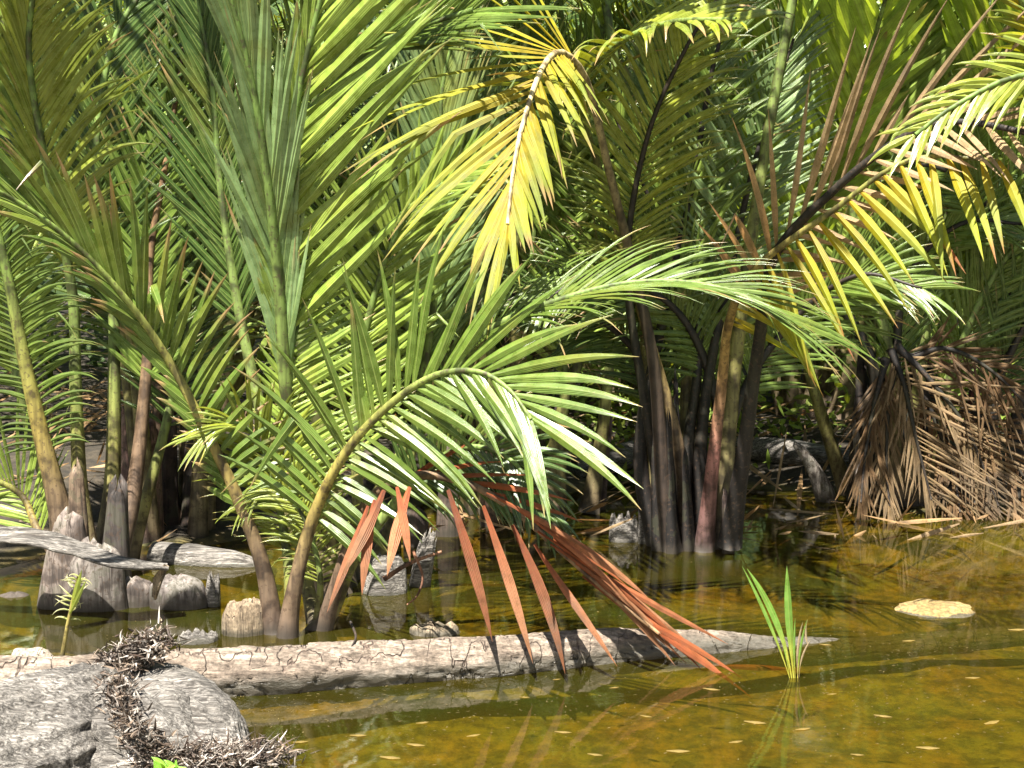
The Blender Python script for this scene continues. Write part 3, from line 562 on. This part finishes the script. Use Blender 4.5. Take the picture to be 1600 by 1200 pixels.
# ---- yellow frond entering from the right edge: its palm stands at the right, just out of frame
pE = palm((2.75, 5.6, 0), 'palm at the right edge, only its yellow green fronds reach into the picture')
frond3(pE, [(2.75, 5.6, 0), (2.7, 5.5, 1.0), P(1690, 180, 5.1), P(1600, 10, 4.9), P(1540, -90, 4.8)], r=(.04, .01), ls=.4, n=30, L=.5, W=.055, aL=(50, 30), aR=(40, 20), g=.25, col='yellow', stem='ochre', cmix='yg')
frond3(pE, [(2.75, 5.6, 0), (2.6, 5.4, .9), P(1720, 140, 4.9), P(1600, 118, 4.8), P(1500, 160, 4.75), P(1430, 210, 4.7)], r=(.036, .006), ls=.45, n=30, L=.42, W=.045, aL=(60, 20), aR=(60, 20), g=.45, col='yg', stem='green', cmix='yellow')
# ---- background palms
BG = [(-3.6, 7.6, 'palm behind the left clump, its lit fronds crossing the top left corner'), (-1.9, 8.4, 'palm in the second row behind the reddish stalk bases'),
      (-.6, 8.9, 'palm in the back row behind the tall bright one'), (.7, 9.2, 'palm on the back bank behind the dark stems'),
      (1.9, 8.8, 'palm on the back bank, left of the brown frond skirt'), (3.2, 8.7, 'palm on the back bank behind the dry brown skirt at right'),
      (-4.8, 10.5, 'far palm deep in shade at the left of the thicket'), (-2.6, 11.0, 'far palm seen through gaps behind the left clump'), (0, 11.5, 'far palm filling the gap above the middle of the bank'),
      (2.6, 11.3, 'far palm behind the palms of the right bank'), (5.0, 10.5, 'far palm at the right edge of the thicket')]
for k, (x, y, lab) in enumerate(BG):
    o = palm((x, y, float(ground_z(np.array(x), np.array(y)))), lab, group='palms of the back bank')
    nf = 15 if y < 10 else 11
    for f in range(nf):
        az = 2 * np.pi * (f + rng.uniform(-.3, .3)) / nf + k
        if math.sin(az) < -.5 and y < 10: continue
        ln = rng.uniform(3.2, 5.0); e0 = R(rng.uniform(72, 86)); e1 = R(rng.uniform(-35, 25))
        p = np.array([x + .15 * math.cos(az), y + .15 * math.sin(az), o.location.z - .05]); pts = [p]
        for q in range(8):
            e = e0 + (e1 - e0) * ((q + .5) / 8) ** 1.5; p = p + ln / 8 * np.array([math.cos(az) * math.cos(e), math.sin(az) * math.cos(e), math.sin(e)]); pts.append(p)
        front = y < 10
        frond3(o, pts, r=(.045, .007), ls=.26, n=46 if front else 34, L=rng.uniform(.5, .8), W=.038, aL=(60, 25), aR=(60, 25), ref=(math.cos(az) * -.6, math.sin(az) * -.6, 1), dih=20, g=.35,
               col=['green', 'light', 'light', 'blue', 'green', 'yg'][int(rng.integers(0, 6))], stem='green', K=6 if front else 5, ring=8, tone=rng.uniform(.6, 1.3) if front else rng.uniform(.25, .8), m=M_leaf if front else M_dull)  # far palms get a lower tone, deep shade put into leaf colour

# ---- tall fronds added to shade the bank: straight stalks, leaflets arching above the picture
for o, n_, x0 in ((pC, 5, 0), (pM, 6, 1), (pR, 4, 2), (pB, 5, 3)):
    for f in range(n_):
        az = 2 * np.pi * (f + rng.uniform(-.3, .3)) / n_ + x0
        if math.sin(az) < -.4 and o in (pC, pR): continue
        b = np.array(o.location) + np.array([math.cos(az) * .13, math.sin(az) * .13 + .15, -.1]); H = rng.uniform(2.4, 3.1); ln = rng.uniform(2.2, 3.0)
        pts = [b, b + np.array([math.cos(az) * .12, math.sin(az) * .12, H * .5]), b + np.array([math.cos(az) * .35, math.sin(az) * .35, H])]; p = pts[-1]
        for q in range(5):
            e = R(70 - 20 * q - 6 * q); p = p + ln / 5 * np.array([math.cos(az) * math.cos(e), math.sin(az) * math.cos(e), math.sin(e)]); pts.append(p)
        frond3(o, pts, r=(.034, .006), ls=.46, n=44, L=.8, W=.06, ws=1, aL=(60, 25), aR=(60, 25), ref=(math.cos(az) * -.6, math.sin(az) * -.6, 1), dih=15, g=.4, col=['green', 'light', 'green', 'yg'][f % 4], stem='green', K=6, ring=8)

# ------------------------------------------------------------------ thicket, ground cover, litter
def scatter(name, n, xr, yr, zfun, L, W, cols, label, g=.3, up=.3, m=None, K=4, clump=0):
    mb = MB()
    x = rng.uniform(*xr, n); y = rng.uniform(*yr, n)
    if clump:
        cx = rng.uniform(*xr, clump); cy = rng.uniform(*yr, clump); id_ = rng.integers(0, clump, n); x = cx[id_] + rng.normal(0, .18, n); y = cy[id_] + rng.normal(0, .18, n)
    z = zfun(x, y)
    D = rng.normal(0, 1, (n, 3)); D[:, 2] = D[:, 2] * .5 + up; N = rng.normal(0, .5, (n, 3)) + np.array([0, -.5, .8])
    cc = np.array([PAL[c][1] for c in cols])[rng.integers(0, len(cols), n)] * rng.uniform(.6, 1.3, (n, 1))
    blades(mb, np.stack([x, y, z], 1), D, N, rng.uniform(*L, n), rng.uniform(*W, n), cc, cc, grav=g, K=K, wbase=.2, wpk=.4)
    o = mb.build(name, m or M_dull); tag(o, label, name.replace('_', ' '), kind='stuff'); return o
gz = lambda x, y: ground_z(x, y)
scatter('undergrowth', 16000, (-9, 9), (9.5, 15), lambda x, y: rng.uniform(0, 1, len(x)) ** 1.3 * 4.2, (.12, .4), (.03, .09), ['green', 'dark', 'dark', 'dark'], 'dense leafy thicket closing the view behind the palms', up=.1)  # mostly the dark green, putting deep shade into the thicket colour
scatter('ground_cover', 9000, (-1.5, 6), (7.9, 9.8), lambda x, y: gz(x, y) + rng.uniform(0, 1, len(x)) ** 2 * .9, (.04, .12), (.02, .045), ['light', 'light', 'yg'], 'small bright leaved plants on the back bank', up=.4, clump=110)
def lz(x, y): return np.maximum(gz(x, y), -.005) + rng.uniform(.0, .06, len(x))
scatter('leaf_litter', 1100, (-5, 5), (6.3, 9.5), lz, (.12, .5), (.012, .03), ['tan', 'brown', 'brown'], 'dry fallen leaves littering the back bank', g=.02, up=-.02, m=M_dry)

# ------------------------------------------------------------------ logs, stumps and driftwood
def logmesh(pts, rads, n=200, ring=40, rough=.10, flat=1.0, seed=0, zsq=1.0, crk=0, ridge=0):
    p, L = spline(pts, n); T = norm(np.gradient(p, axis=0)); up = np.array([0, 0, 1.0])
    Nn = norm(up - (T @ up)[:, None] * T); B = np.cross(T, Nn)
    rad = np.interp(np.linspace(0, 1, n), np.linspace(0, 1, len(rads)), rads); th = np.linspace(0, 2 * np.pi, ring, endpoint=False)
    V = np.zeros((n, ring, 3))
    for i in range(n):
        for j in range(ring):
            c_, s_ = math.cos(th[j]), math.sin(th[j]); s0 = i / (n - 1) * L
            q = Vector((s0 * 3 + seed, c_ * 1.1, s_ * 1.1)); q2 = Vector((s0 * 9 + seed, c_ * 3, s_ * 3)); q3 = Vector((s0 * 26, c_ * 11 + seed, s_ * 11))
            r_ = rad[i] * (1 + rough * (mnoise.noise(q) + .45 * mnoise.noise(q2) + .35 * abs(mnoise.noise(q3))))
            if ridge: r_ *= 1 + ridge * mnoise.noise(Vector((s0 * 1.6 + seed, c_ * 9, s_ * 9))) + ridge * .6 * mnoise.noise(Vector((s0 * 4, c_ * 22, s_ * 22 + seed)))
            if crk:
                a1 = mnoise.noise(Vector((s0 * 5 + seed, c_ * .9, s_ * .9))) + .4 * mnoise.noise(q2 * 1.3); a2 = mnoise.noise(Vector((s0 * 2.2, c_ * 2.6 + seed, s_ * 2.6))) + .3 * mnoise.noise(q2)
                r_ *= 1 - crk * (math.exp(-(a1 / .05) ** 2) + .7 * math.exp(-(a2 / .06) ** 2)) + crk * .5 * (a1 > 0)
            V[i, j] = p[i] + Nn[i] * c_ * r_ * zsq + B[i] * s_ * r_
    i = np.arange(n - 1)[:, None] * ring; j = np.arange(ring)[None]
    F = np.stack([i + j, i + (j + 1) % ring, i + ring + (j + 1) % ring, i + ring + j], -1).reshape(-1, 4)
    V = V.reshape(-1, 3)
    for e, s_ in ((0, 1), ((n - 1) * ring, -1)):
        F = np.vstack([F] + [[[e + q, e + q + 1, e + ring - 2 - q, e + ring - 1 - q][::s_]] for q in range(ring // 2 - 1)])
    return quadmesh('log', V, F)
def log_(name, label, cat, pts, rads, m, group=None, **kw):
    o = link(name, logmesh(pts, rads, **kw), m); tag(o, label, cat, group); return o
def at_w(px, py, z): q = Wp(px, py, 0); return np.array([q[0], q[1], z])
LOGP = [(-120, 1108, .09, .03), (0, 1101, .09, .03), (200, 1094, .094, .03), (400, 1087, .094, .03), (600, 1071, .09, .028), (760, 1057, .085, .024), (900, 1042, .074, .02), (1000, 1030, .064, .01), (1130, 1018, .05, -.005), (1230, 1008, .042, -.032), (1400, 988, .038, -.055), (1640, 966, .036, -.06)]
main = log_('fallen_log', 'long cracked pale bark log floating across the pond, its right end going under', 'log',
     [Wp(a, b) + np.array([0, math.sqrt(max(0, r_ * r_ - z * z)), z]) for a, b, r_, z in LOGP],
     [.085, .09, .094, .094, .09, .085, .076, .064, .05, .042, .038, .036], M_log, n=700, ring=70, rough=.16, crk=.09)
log_('fallen_log', 'pale sunlit log on the back bank behind the left palm clump', 'log', [P(-120, 845, 6.35), P(60, 838, 6.4), P(220, 850, 6.45), P(262, 856, 6.45)], [.09, .09, .08, .06], M_pale, n=120, ring=28, group='fallen logs')
log_('fallen_log', 'dark log striped by shadows, behind the round grey stalk bases', 'log', [P(240, 868, 6.05), P(300, 878, 6.0), P(390, 888, 5.95), P(430, 900, 5.95)], [.06, .075, .07, .03], M_grey, n=90, ring=26, group='fallen logs')
log_('fallen_log', 'weathered trunk lying on the bank seen between the middle stalks', 'log', [P(900, 735, 7.9), P(980, 712, 8.0), P(1060, 700, 8.2), P(1140, 695, 8.4)], [.07, .08, .07, .05], M_grey, n=90, ring=26, group='fallen logs')
log_('fallen_log', 'dim grey trunk lying on the bank left of the brown frond skirt', 'log', [P(1150, 700, 8.1), P(1240, 708, 7.9), P(1330, 720, 7.8)], [.06, .08, .06], M_grey, n=60, ring=24, group='fallen logs')

def sheet(name, label, cat, pts, wid, thick, m, twist=(0, 0), cup=.3, n=60):
    p, L = spline(pts, n); T = norm(np.gradient(p, axis=0)); ref = np.array([0, -.5, 1.0]); N = norm(ref - (T @ ref)[:, None] * T); B = np.cross(T, N)
    u = np.linspace(-1, 1, 9); V = []
    for s_ in (1, -1):
        for i in range(n):
            a = R(twist[0] + (twist[1] - twist[0]) * i / (n - 1)); b = B[i] * math.cos(a) + N[i] * math.sin(a); nn = N[i] * math.cos(a) - B[i] * math.sin(a)
            ww = np.interp(i / (n - 1), np.linspace(0, 1, len(wid)), wid) / 2
            for q in (u if s_ == 1 else u[::-1]):
                r_ = 1 + .12 * mnoise.noise(Vector((i * .25, q, 3)))
                V.append(p[i] + b * q * ww * r_ + nn * (cup * ww * q * q + s_ * thick / 2 + .15 * ww * mnoise.noise(Vector((i * .13, q * 2, 8)))))
    V = np.array(V).reshape(2, n, 9, 3).transpose(1, 0, 2, 3).reshape(n, 18, 3); ring = 18
    i = np.arange(n - 1)[:, None] * ring; j = np.arange(ring)[None]
    F = np.stack([i + j, i + ring + j, i + ring + (j + 1) % ring, i + (j + 1) % ring], -1).reshape(-1, 4)
    for e, s_ in ((0, -1), ((n - 1) * ring, 1)): F = np.vstack([F] + [[[e + q, e + q + 1, e + 16 - q, e + 17 - q][::s_]] for q in range(8)])
    o = link(name, quadmesh(name, V.reshape(-1, 3), F), m); tag(o, label, cat); return o
sheet('dead_stalk', 'long flat grey dead stalk lying across the left stalk bases', 'dead stalk', [P(-60, 838, 5.15), P(40, 842, 5.1), P(120, 862, 5.08), P(190, 884, 5.05), P(262, 888, 5.1)], [.07, .085, .09, .085, .06], .012, M_grey, twist=(-10, 25))
sheet('wood_chip', 'small curled tan bark strip propped between the round stalk bases', 'bark strip', [P(262, 884, 5.1), P(252, 905, 5.1), P(243, 935, 5.12)], [.02, .05, .02], .01, M_pale, cup=.6, n=20)
def stump(name, label, cat, px, base, d, top, wpx, m, lean=0, group=None, jag=.25, dep=.7):
    b = P(px, base, d); t = P(px + lean, top, d); wd = abs(P(px + wpx, base, d)[0] - b[0]); h = t - b; ns, nr = 40, 40; V = []; sd_ = rng.random() * 40
    th = np.linspace(0, 2 * np.pi, nr, endpoint=False)
    for k in range(ns):
        u = k / (ns - 10) if k < ns - 9 else 1; inn = 1 if k < ns - 9 else 1 - (k - ns + 9) / 9
        for j in range(nr):
            q = Vector((math.cos(th[j]) * 1.3 + sd_, math.sin(th[j]) * 1.3, u * .8)); nz = mnoise.noise(q) + .5 * mnoise.noise(q * 3.3)
            r_ = wd * .5 * (1.05 - .18 * u) * (1 + .16 * nz) * (1 - .12 * max(0, u - .8) * 5) * max(inn, .03)
            topn = 1 + jag * (mnoise.noise(Vector((math.cos(th[j]) * 2 * inn + sd_, math.sin(th[j]) * 2 * inn, 9))) + .5 * mnoise.noise(Vector((math.cos(th[j]) * 7 * inn + sd_, math.sin(th[j]) * 7 * inn, 9))))
            V.append(b + h * u * topn + np.array([math.cos(th[j]) * r_, math.sin(th[j]) * r_ * dep, -.15 * (1 - u) ** 4]))
    i = np.arange(ns - 1)[:, None] * nr; j = np.arange(nr)[None]
    F = np.stack([i + j, i + (j + 1) % nr, i + nr + (j + 1) % nr, i + nr + j], -1).reshape(-1, 4)
    o = link(name, quadmesh(name, np.array(V), F), m); tag(o, label, cat, group); return o
stump('broken_stump', 'pale tan broken stump standing behind the log, left of the ochre stalks', 'stump', 382, 1010, 4.95, 942, 72, M_pale, jag=.12, group='broken stumps')
stump('broken_stump', 'low reddish rotten stump between the tan stump and the fibrous driftwood', 'stump', 308, 1018, 4.85, 992, 66, M_grey, jag=.5, group='broken stumps')
stump('broken_stump', 'small ragged upright splinter stump right of the round grey bases', 'stump', 333, 950, 5.3, 910, 24, M_grey, jag=.7, group='broken stumps')
stump('broken_stump', 'bleached white wood chunk just behind the log under the rust frond', 'stump', 678, 1002, 4.95, 978, 84, M_pale, jag=.3, group='broken stumps')
stump('broken_stump', 'black wet stump beside the dark stems, the left one of the pair', 'stump', 975, 852, 6.4, 815, 50, M_grey, jag=.6, group='broken stumps')
stump('broken_stump', 'black pointed stump touching the dark stems', 'stump', 1012, 856, 6.35, 790, 30, M_grey, jag=.6, group='broken stumps')
stump('broken_stump', 'wet dark knob of wood in the shade right of the front palm base', 'stump', 600, 935, 5.5, 880, 70, M_grey, jag=.5, group='broken stumps')
stump('broken_stump', 'leaning dark root piece under the hanging rust leaflets', 'stump', 650, 930, 5.6, 850, 36, M_grey, lean=18, jag=.5, group='broken stumps')

# big foreground driftwood
dw = empty('driftwood', tuple(Wp(200, 1180))); tag(dw, 'big weathered grey driftwood stump with shaggy fibres, bottom left corner', 'driftwood')
link('trunk', logmesh([P(-260, 1300, 3.4), P(-120, 1225, 3.55), P(0, 1190, 3.7), P(110, 1150, 3.85), P(180, 1115, 4.0), P(225, 1085, 4.08)], [.24, .23, .215, .205, .18, .10], n=260, ring=150, rough=.15, ridge=.06, seed=4), M_grey, dw)
link('heartwood', logmesh([P(150, 1150, 4.05), P(205, 1130, 4.02), P(262, 1135, 3.95), P(315, 1165, 3.85), P(352, 1220, 3.75)], [.12, .165, .165, .145, .08], n=220, ring=130, rough=.14, ridge=.05, seed=11), M_grey, dw)
link('core', logmesh([P(150, 1120, 4.05), P(190, 1145, 3.9), P(240, 1185, 3.75), P(300, 1230, 3.65)], [.10, .17, .17, .1], n=120, ring=80, rough=.3, ridge=.1, seed=31), M_grey, dw)
link('slab', logmesh([P(120, 1230, 3.7), P(220, 1215, 3.68), P(330, 1225, 3.66), P(430, 1235, 3.7)], [.05, .07, .07, .03], n=90, ring=40, rough=.3, seed=21), M_grey, dw)
def fibres(pxs, n, L, Wd, cols, d, sp, name='fibres', up=.6):
    path, _ = spline([P(a, b, c) for (a, b), c in zip(pxs, d)], 60)
    i = rng.integers(0, 60, n); p0 = path[i] + rng.normal(0, 1, (n, 3)) * np.array(sp)
    D = rng.normal(0, 1, (n, 3)); D[:, 2] = np.abs(D[:, 2]) * up + .2; D[:, 1] -= .3
    cc = np.array(cols)[rng.integers(0, len(cols), n)] * rng.uniform(.6, 1.3, (n, 1))
    mb = MB(); blades(mb, p0, D, rng.normal(0, 1, (n, 3)), rng.uniform(*L, n), rng.uniform(*Wd, n), cc, cc, grav=.3, fold=.8, K=5, curl=.6, wbase=.8)
    return mb.build(name, M_old, dw)
gr = [(.36, .32, .28), (.2, .15, .11), (.09, .06, .045), (.5, .46, .42)]
fibres([(150, 1070), (195, 1035), (245, 1003)], 1700, (.015, .055), (.003, .009), gr, (3.95, 3.98, 4.0), (.03, .03, .022))
fibres([(185, 1060), (195, 1110), (215, 1150), (270, 1185)], 900, (.015, .05), (.003, .008), [(.2, .15, .11), (.11, .08, .06), (.3, .27, .24)], (3.80, 3.68, 3.60, 3.56), (.022, .02, .02))
fibres([(240, 1195), (320, 1185), (400, 1180), (430, 1195)], 2200, (.02, .07), (.003, .007), gr, (3.6, 3.62, 3.68, 3.7), (.04, .03, .014), up=.3)

# ------------------------------------------------------------------ small things
def husk(name, label, cat, c, rx, ry, rz, m, seed=0, tilt=0):
    V = []; n, k = 28, 20
    for i in range(k + 1):
        ph = math.pi * i / k
        for j in range(n):
            th = 2 * math.pi * j / n; q = Vector((math.sin(ph) * math.cos(th), math.sin(ph) * math.sin(th), math.cos(ph)))
            r_ = 1 + .22 * mnoise.noise(q * 1.6 + Vector((seed, 0, 0))) + .08 * mnoise.noise(q * 4) + .03 * mnoise.noise(q * 9)
            x, z = q.x * rx * r_, q.z * rz * r_
            V.append((c[0] + x * math.cos(tilt) - z * math.sin(tilt), c[1] + q.y * ry * r_, c[2] + x * math.sin(tilt) + z * math.cos(tilt)))
    F = [[i * n + j, i * n + (j + 1) % n, (i + 1) * n + (j + 1) % n, (i + 1) * n + j] for i in range(k) for j in range(n)]
    o = link(name, quadmesh(name, V, F), m); tag(o, label, cat); return o
M_husk = bark_mat('husk', ((.25, .2, .15), (.38, .32, .26), (.46, .41, .34)), grain=.3, sc=(20, 20, 8), wet=.012)
M_yhusk = bark_mat('wet husk', ((.17, .12, .04), (.25, .18, .07), (.32, .24, .10)), grain=.3, crack=(.2, .13, .03), sc=(14, 14, 6), cracks=.2, wet=.002)
husk('coconut_husk', 'whitish rounded husk resting against the far side of the log at left', 'husk', P(48, 1040, 4.6), .085, .07, .06, M_husk, 3, -.3)
husk('floating_husk', 'yellowish oval husk barely awash in the open water at right', 'husk', at_w(1462, 952, -.006), .155, .13, .026, M_yhusk, 5)

def seedling(name, label, root, specs, col, stemc=(.3, .33, .06)):
    o = empty(name, tuple(root)); tag(o, label, 'seedling')
    for (x0, y0, x1, y1, bow, W, c, d0, d1) in specs:
        mb = MB(); a = P(x0, y0, d0); b = P(x1, y1, d1); L = np.linalg.norm(b - a); side = np.array([bow, 0, 0.0])
        D = norm((b - a)[None] / L - side[None]); c0 = np.array(c[0])[None]; c1 = np.array(c[1])[None]
        # bow the leaf by bending it step by step
        K = 12; p = a.copy(); Dk = D[0]; turn = norm(b - a) - Dk
        V = []; C = []; A = []
        for k in range(K + 1):
            t = k / K; wt = W * (.22 + .78 * smooth(.1, .55, t)) * (1 - max(0, (t - .6) / .4) ** 2); wt = max(wt, .0006)
            N = norm(np.array([.2, -1, .35]) - np.dot([.2, -1, .35], Dk) * Dk); B = np.cross(Dk, N)
            V += [p - B * wt / 2 - N * wt * .15, p, p, p + B * wt / 2 - N * wt * .15]; m_ = smooth(.1, .5, t); C += [tuple(c0[0] * (1 - m_) + c1[0] * m_)] * 4; A += [(0, t, .5), (.5, t, .5), (.5, t, .5), (1, t, .5)]
            p = p + Dk * L / K; Dk = norm(Dk + turn * 2.0 / K)
        F = [[4 * k + q, 4 * k + q + 1, 4 * k + q + 5, 4 * k + q + 4] for k in range(K) for q in (0, 2)]
        mb.add(np.array(V), np.array(F), np.array(C), np.array(A)); mb.build('leaf', M_leaf, o)
    return o
YG = ((.42, .40, .05), (.14, .27, .04)); BR = ((.3, .22, .1), (.35, .26, .16))
seedling('palm_seedling', 'young green seedling with upright blades standing in open water at right', Wp(1240, 1057), [
    (1238, 1066, 1162, 888, -.25, .022, YG, 4.445, 4.445), (1236, 1066, 1158, 885, -.1, .012, YG, 4.445, 4.445), (1241, 1066, 1230, 884, .03, .026, YG, 4.445, 4.445), (1243, 1066, 1243, 966, .06, .008, YG, 4.445, 4.445),
    (1246, 1066, 1262, 968, .12, .008, YG, 4.445, 4.445), (1248, 1066, 1256, 972, .2, .008, BR, 4.445, 4.445), (1249, 1058, 1268, 1000, .3, .006, BR, 4.445, 4.445), (1262, 968, 1264, 1010, .3, .007, BR, 4.445, 4.445), (1234, 1066, 1210, 965, -.15, .008, YG, 4.445, 4.445)], 'green')
sp = empty('palm_sprout', tuple(Wp(97, 1030))); tag(sp, 'thin pale green sprout with curled frilly leaflets, above the log at left', 'sprout')
p_, _ = spline([P(96, 1034, 4.62), P(104, 985, 4.62), P(112, 945, 4.62), P(122, 900, 4.6)], 20)
mb = MB(); tube(mb, p_, np.linspace(.008, .004, 20), (.3, .25, .07)); st = mb.build('stem', M_stalk, sp)
mb = MB(); n = 26; i = rng.integers(9, 20, n); sg = rng.choice([-1, 1], n); D = np.stack([sg * 1.0, rng.normal(0, .3, n) - .2, rng.uniform(.2, .9, n)], 1)
blades(mb, p_[i], D, np.tile([0, -1., .4], (n, 1)), rng.uniform(.03, .07, n), .006, (.30, .36, .06), (.42, .40, .2), grav=.9, K=6, curl=1); mb.build('leaflets', M_leaf, sp)
hero_blades(sp, [(112, 950, 128, 890, .02, .022), (108, 960, 136, 905, .02, .016)], 'yg', d=(4.6, 4.58))
wl = empty('small_weed', tuple(P(250, 1200, 3.5))); tag(wl, 'bright green small leaves sprouting at the bottom edge beside the driftwood', 'weed')
mb = MB(); n = 9; D = np.stack([rng.normal(0, 1, n), rng.normal(0, .4, n) - .3, rng.uniform(.1, .5, n)], 1)
blades(mb, P(255, 1203, 3.5)[None] + rng.normal(0, 1, (n, 3)) * np.array([.02, .01, .004]), D, np.tile([0, -.5, 1.], (n, 1)), rng.uniform(.03, .06, n), rng.uniform(.014, .022, n), (.2, .4, .04), (.2, .42, .04), K=6, wpk=.4); mb.build('leaf', M_leaf, wl)
# loose twigs
for lab, q, r_, c in [('thin curled twig hooked over the log near its middle', [P(548, 972, 4.55), P(556, 995, 4.45), P(548, 1015, 4.395), P(543, 1050, 4.345)], .005, (.03, .02, .015)),
                      ('bent brown twig dangling above the dark water under the rust frond', [P(645, 860, 5.0), P(660, 900, 4.98), P(652, 930, 4.96), P(636, 945, 4.95)], .006, (.3, .14, .08)),
                      ('brown branch leaning across the shade above the water, centre', [P(600, 905, 5.1), P(640, 880, 5.1), P(690, 862, 5.15)], .010, (.28, .14, .08))]:
    mb = MB(); p_, _ = spline(q, 24); tube(mb, p_, np.linspace(r_, r_ * .5, 24), c, ring=8, rough=.2); o = mb.build('twig', M_old); tag(o, lab, 'twig')
# floating leaves, each a thing
mb = MB(); blades(mb, np.array([[-.04, 0, .004]]), np.array([[1., 0, 0]]), np.array([[0, 0, 1.]]), [.08], [.026], (.28, .2, .05), (.28, .2, .05), grav=0, fold=.1, K=6, wpk=.5)
fl = mb.build('floating_leaf', M_dry); tag(fl, 'small yellowish dead leaf floating on the open water', 'floating leaf', 'leaves floating on the pond')
spots = [(1112, 1078, 1.0), (1300, 1085, .6), (1180, 1130, 1.2), (1255, 1140, .9), (1150, 1160, .8), (1590, 985, 1.3), (1290, 1008, .8), (870, 1062, .5), (660, 1130, .7), (650, 1165, 1.0), (880, 1145, .9), (1420, 1002, .9), (490, 1110, .5), (820, 1090, .6), (1010, 1120, .7), (960, 1075, .6), (740, 1150, .8), (560, 1150, .9), (610, 1185, 1.1), (1380, 1120, 1.0), (1450, 1170, 1.2), (1520, 1060, .9), (1340, 1180, .7), (1060, 1175, 1.2), (930, 1180, .8), (1550, 1130, 1.1), (470, 1160, .8)]
for k, (px, py, sc) in enumerate(spots):
    o = fl if k == 0 else fl.copy()
    if k: COL.objects.link(o)
    o.location = tuple(Wp(px, py)); o.scale = (sc * .7, sc * .7, sc * .7); o.rotation_euler = (0, 0, rng.uniform(-.5, .5))

mb = MB(); n = 2000; cx = np.concatenate([rng.uniform(-2.2, 2.4, 40), rng.uniform(-1.5, .8, 14)]); cy = np.concatenate([rng.uniform(3.4, 6.8, 40), rng.uniform(4.0, 4.3, 14)]); q = rng.integers(0, 54, n)
p0 = np.stack([cx[q] + rng.normal(0, .28, n), cy[q] + rng.normal(0, .16, n), np.full(n, .0015)], 1); D = rng.normal(0, 1, (n, 3)); D[:, 2] = 0
blades(mb, p0, D, np.tile([0, 0, 1.], (n, 1)), rng.uniform(.003, .015, n), rng.uniform(.0015, .005, n), (.2, .16, .06), (.2, .16, .06), grav=0, fold=.05, K=3)
tag(mb.build('floating_debris', M_dry), 'tiny flecks of plant debris drifting on the pond', 'debris', kind='stuff')
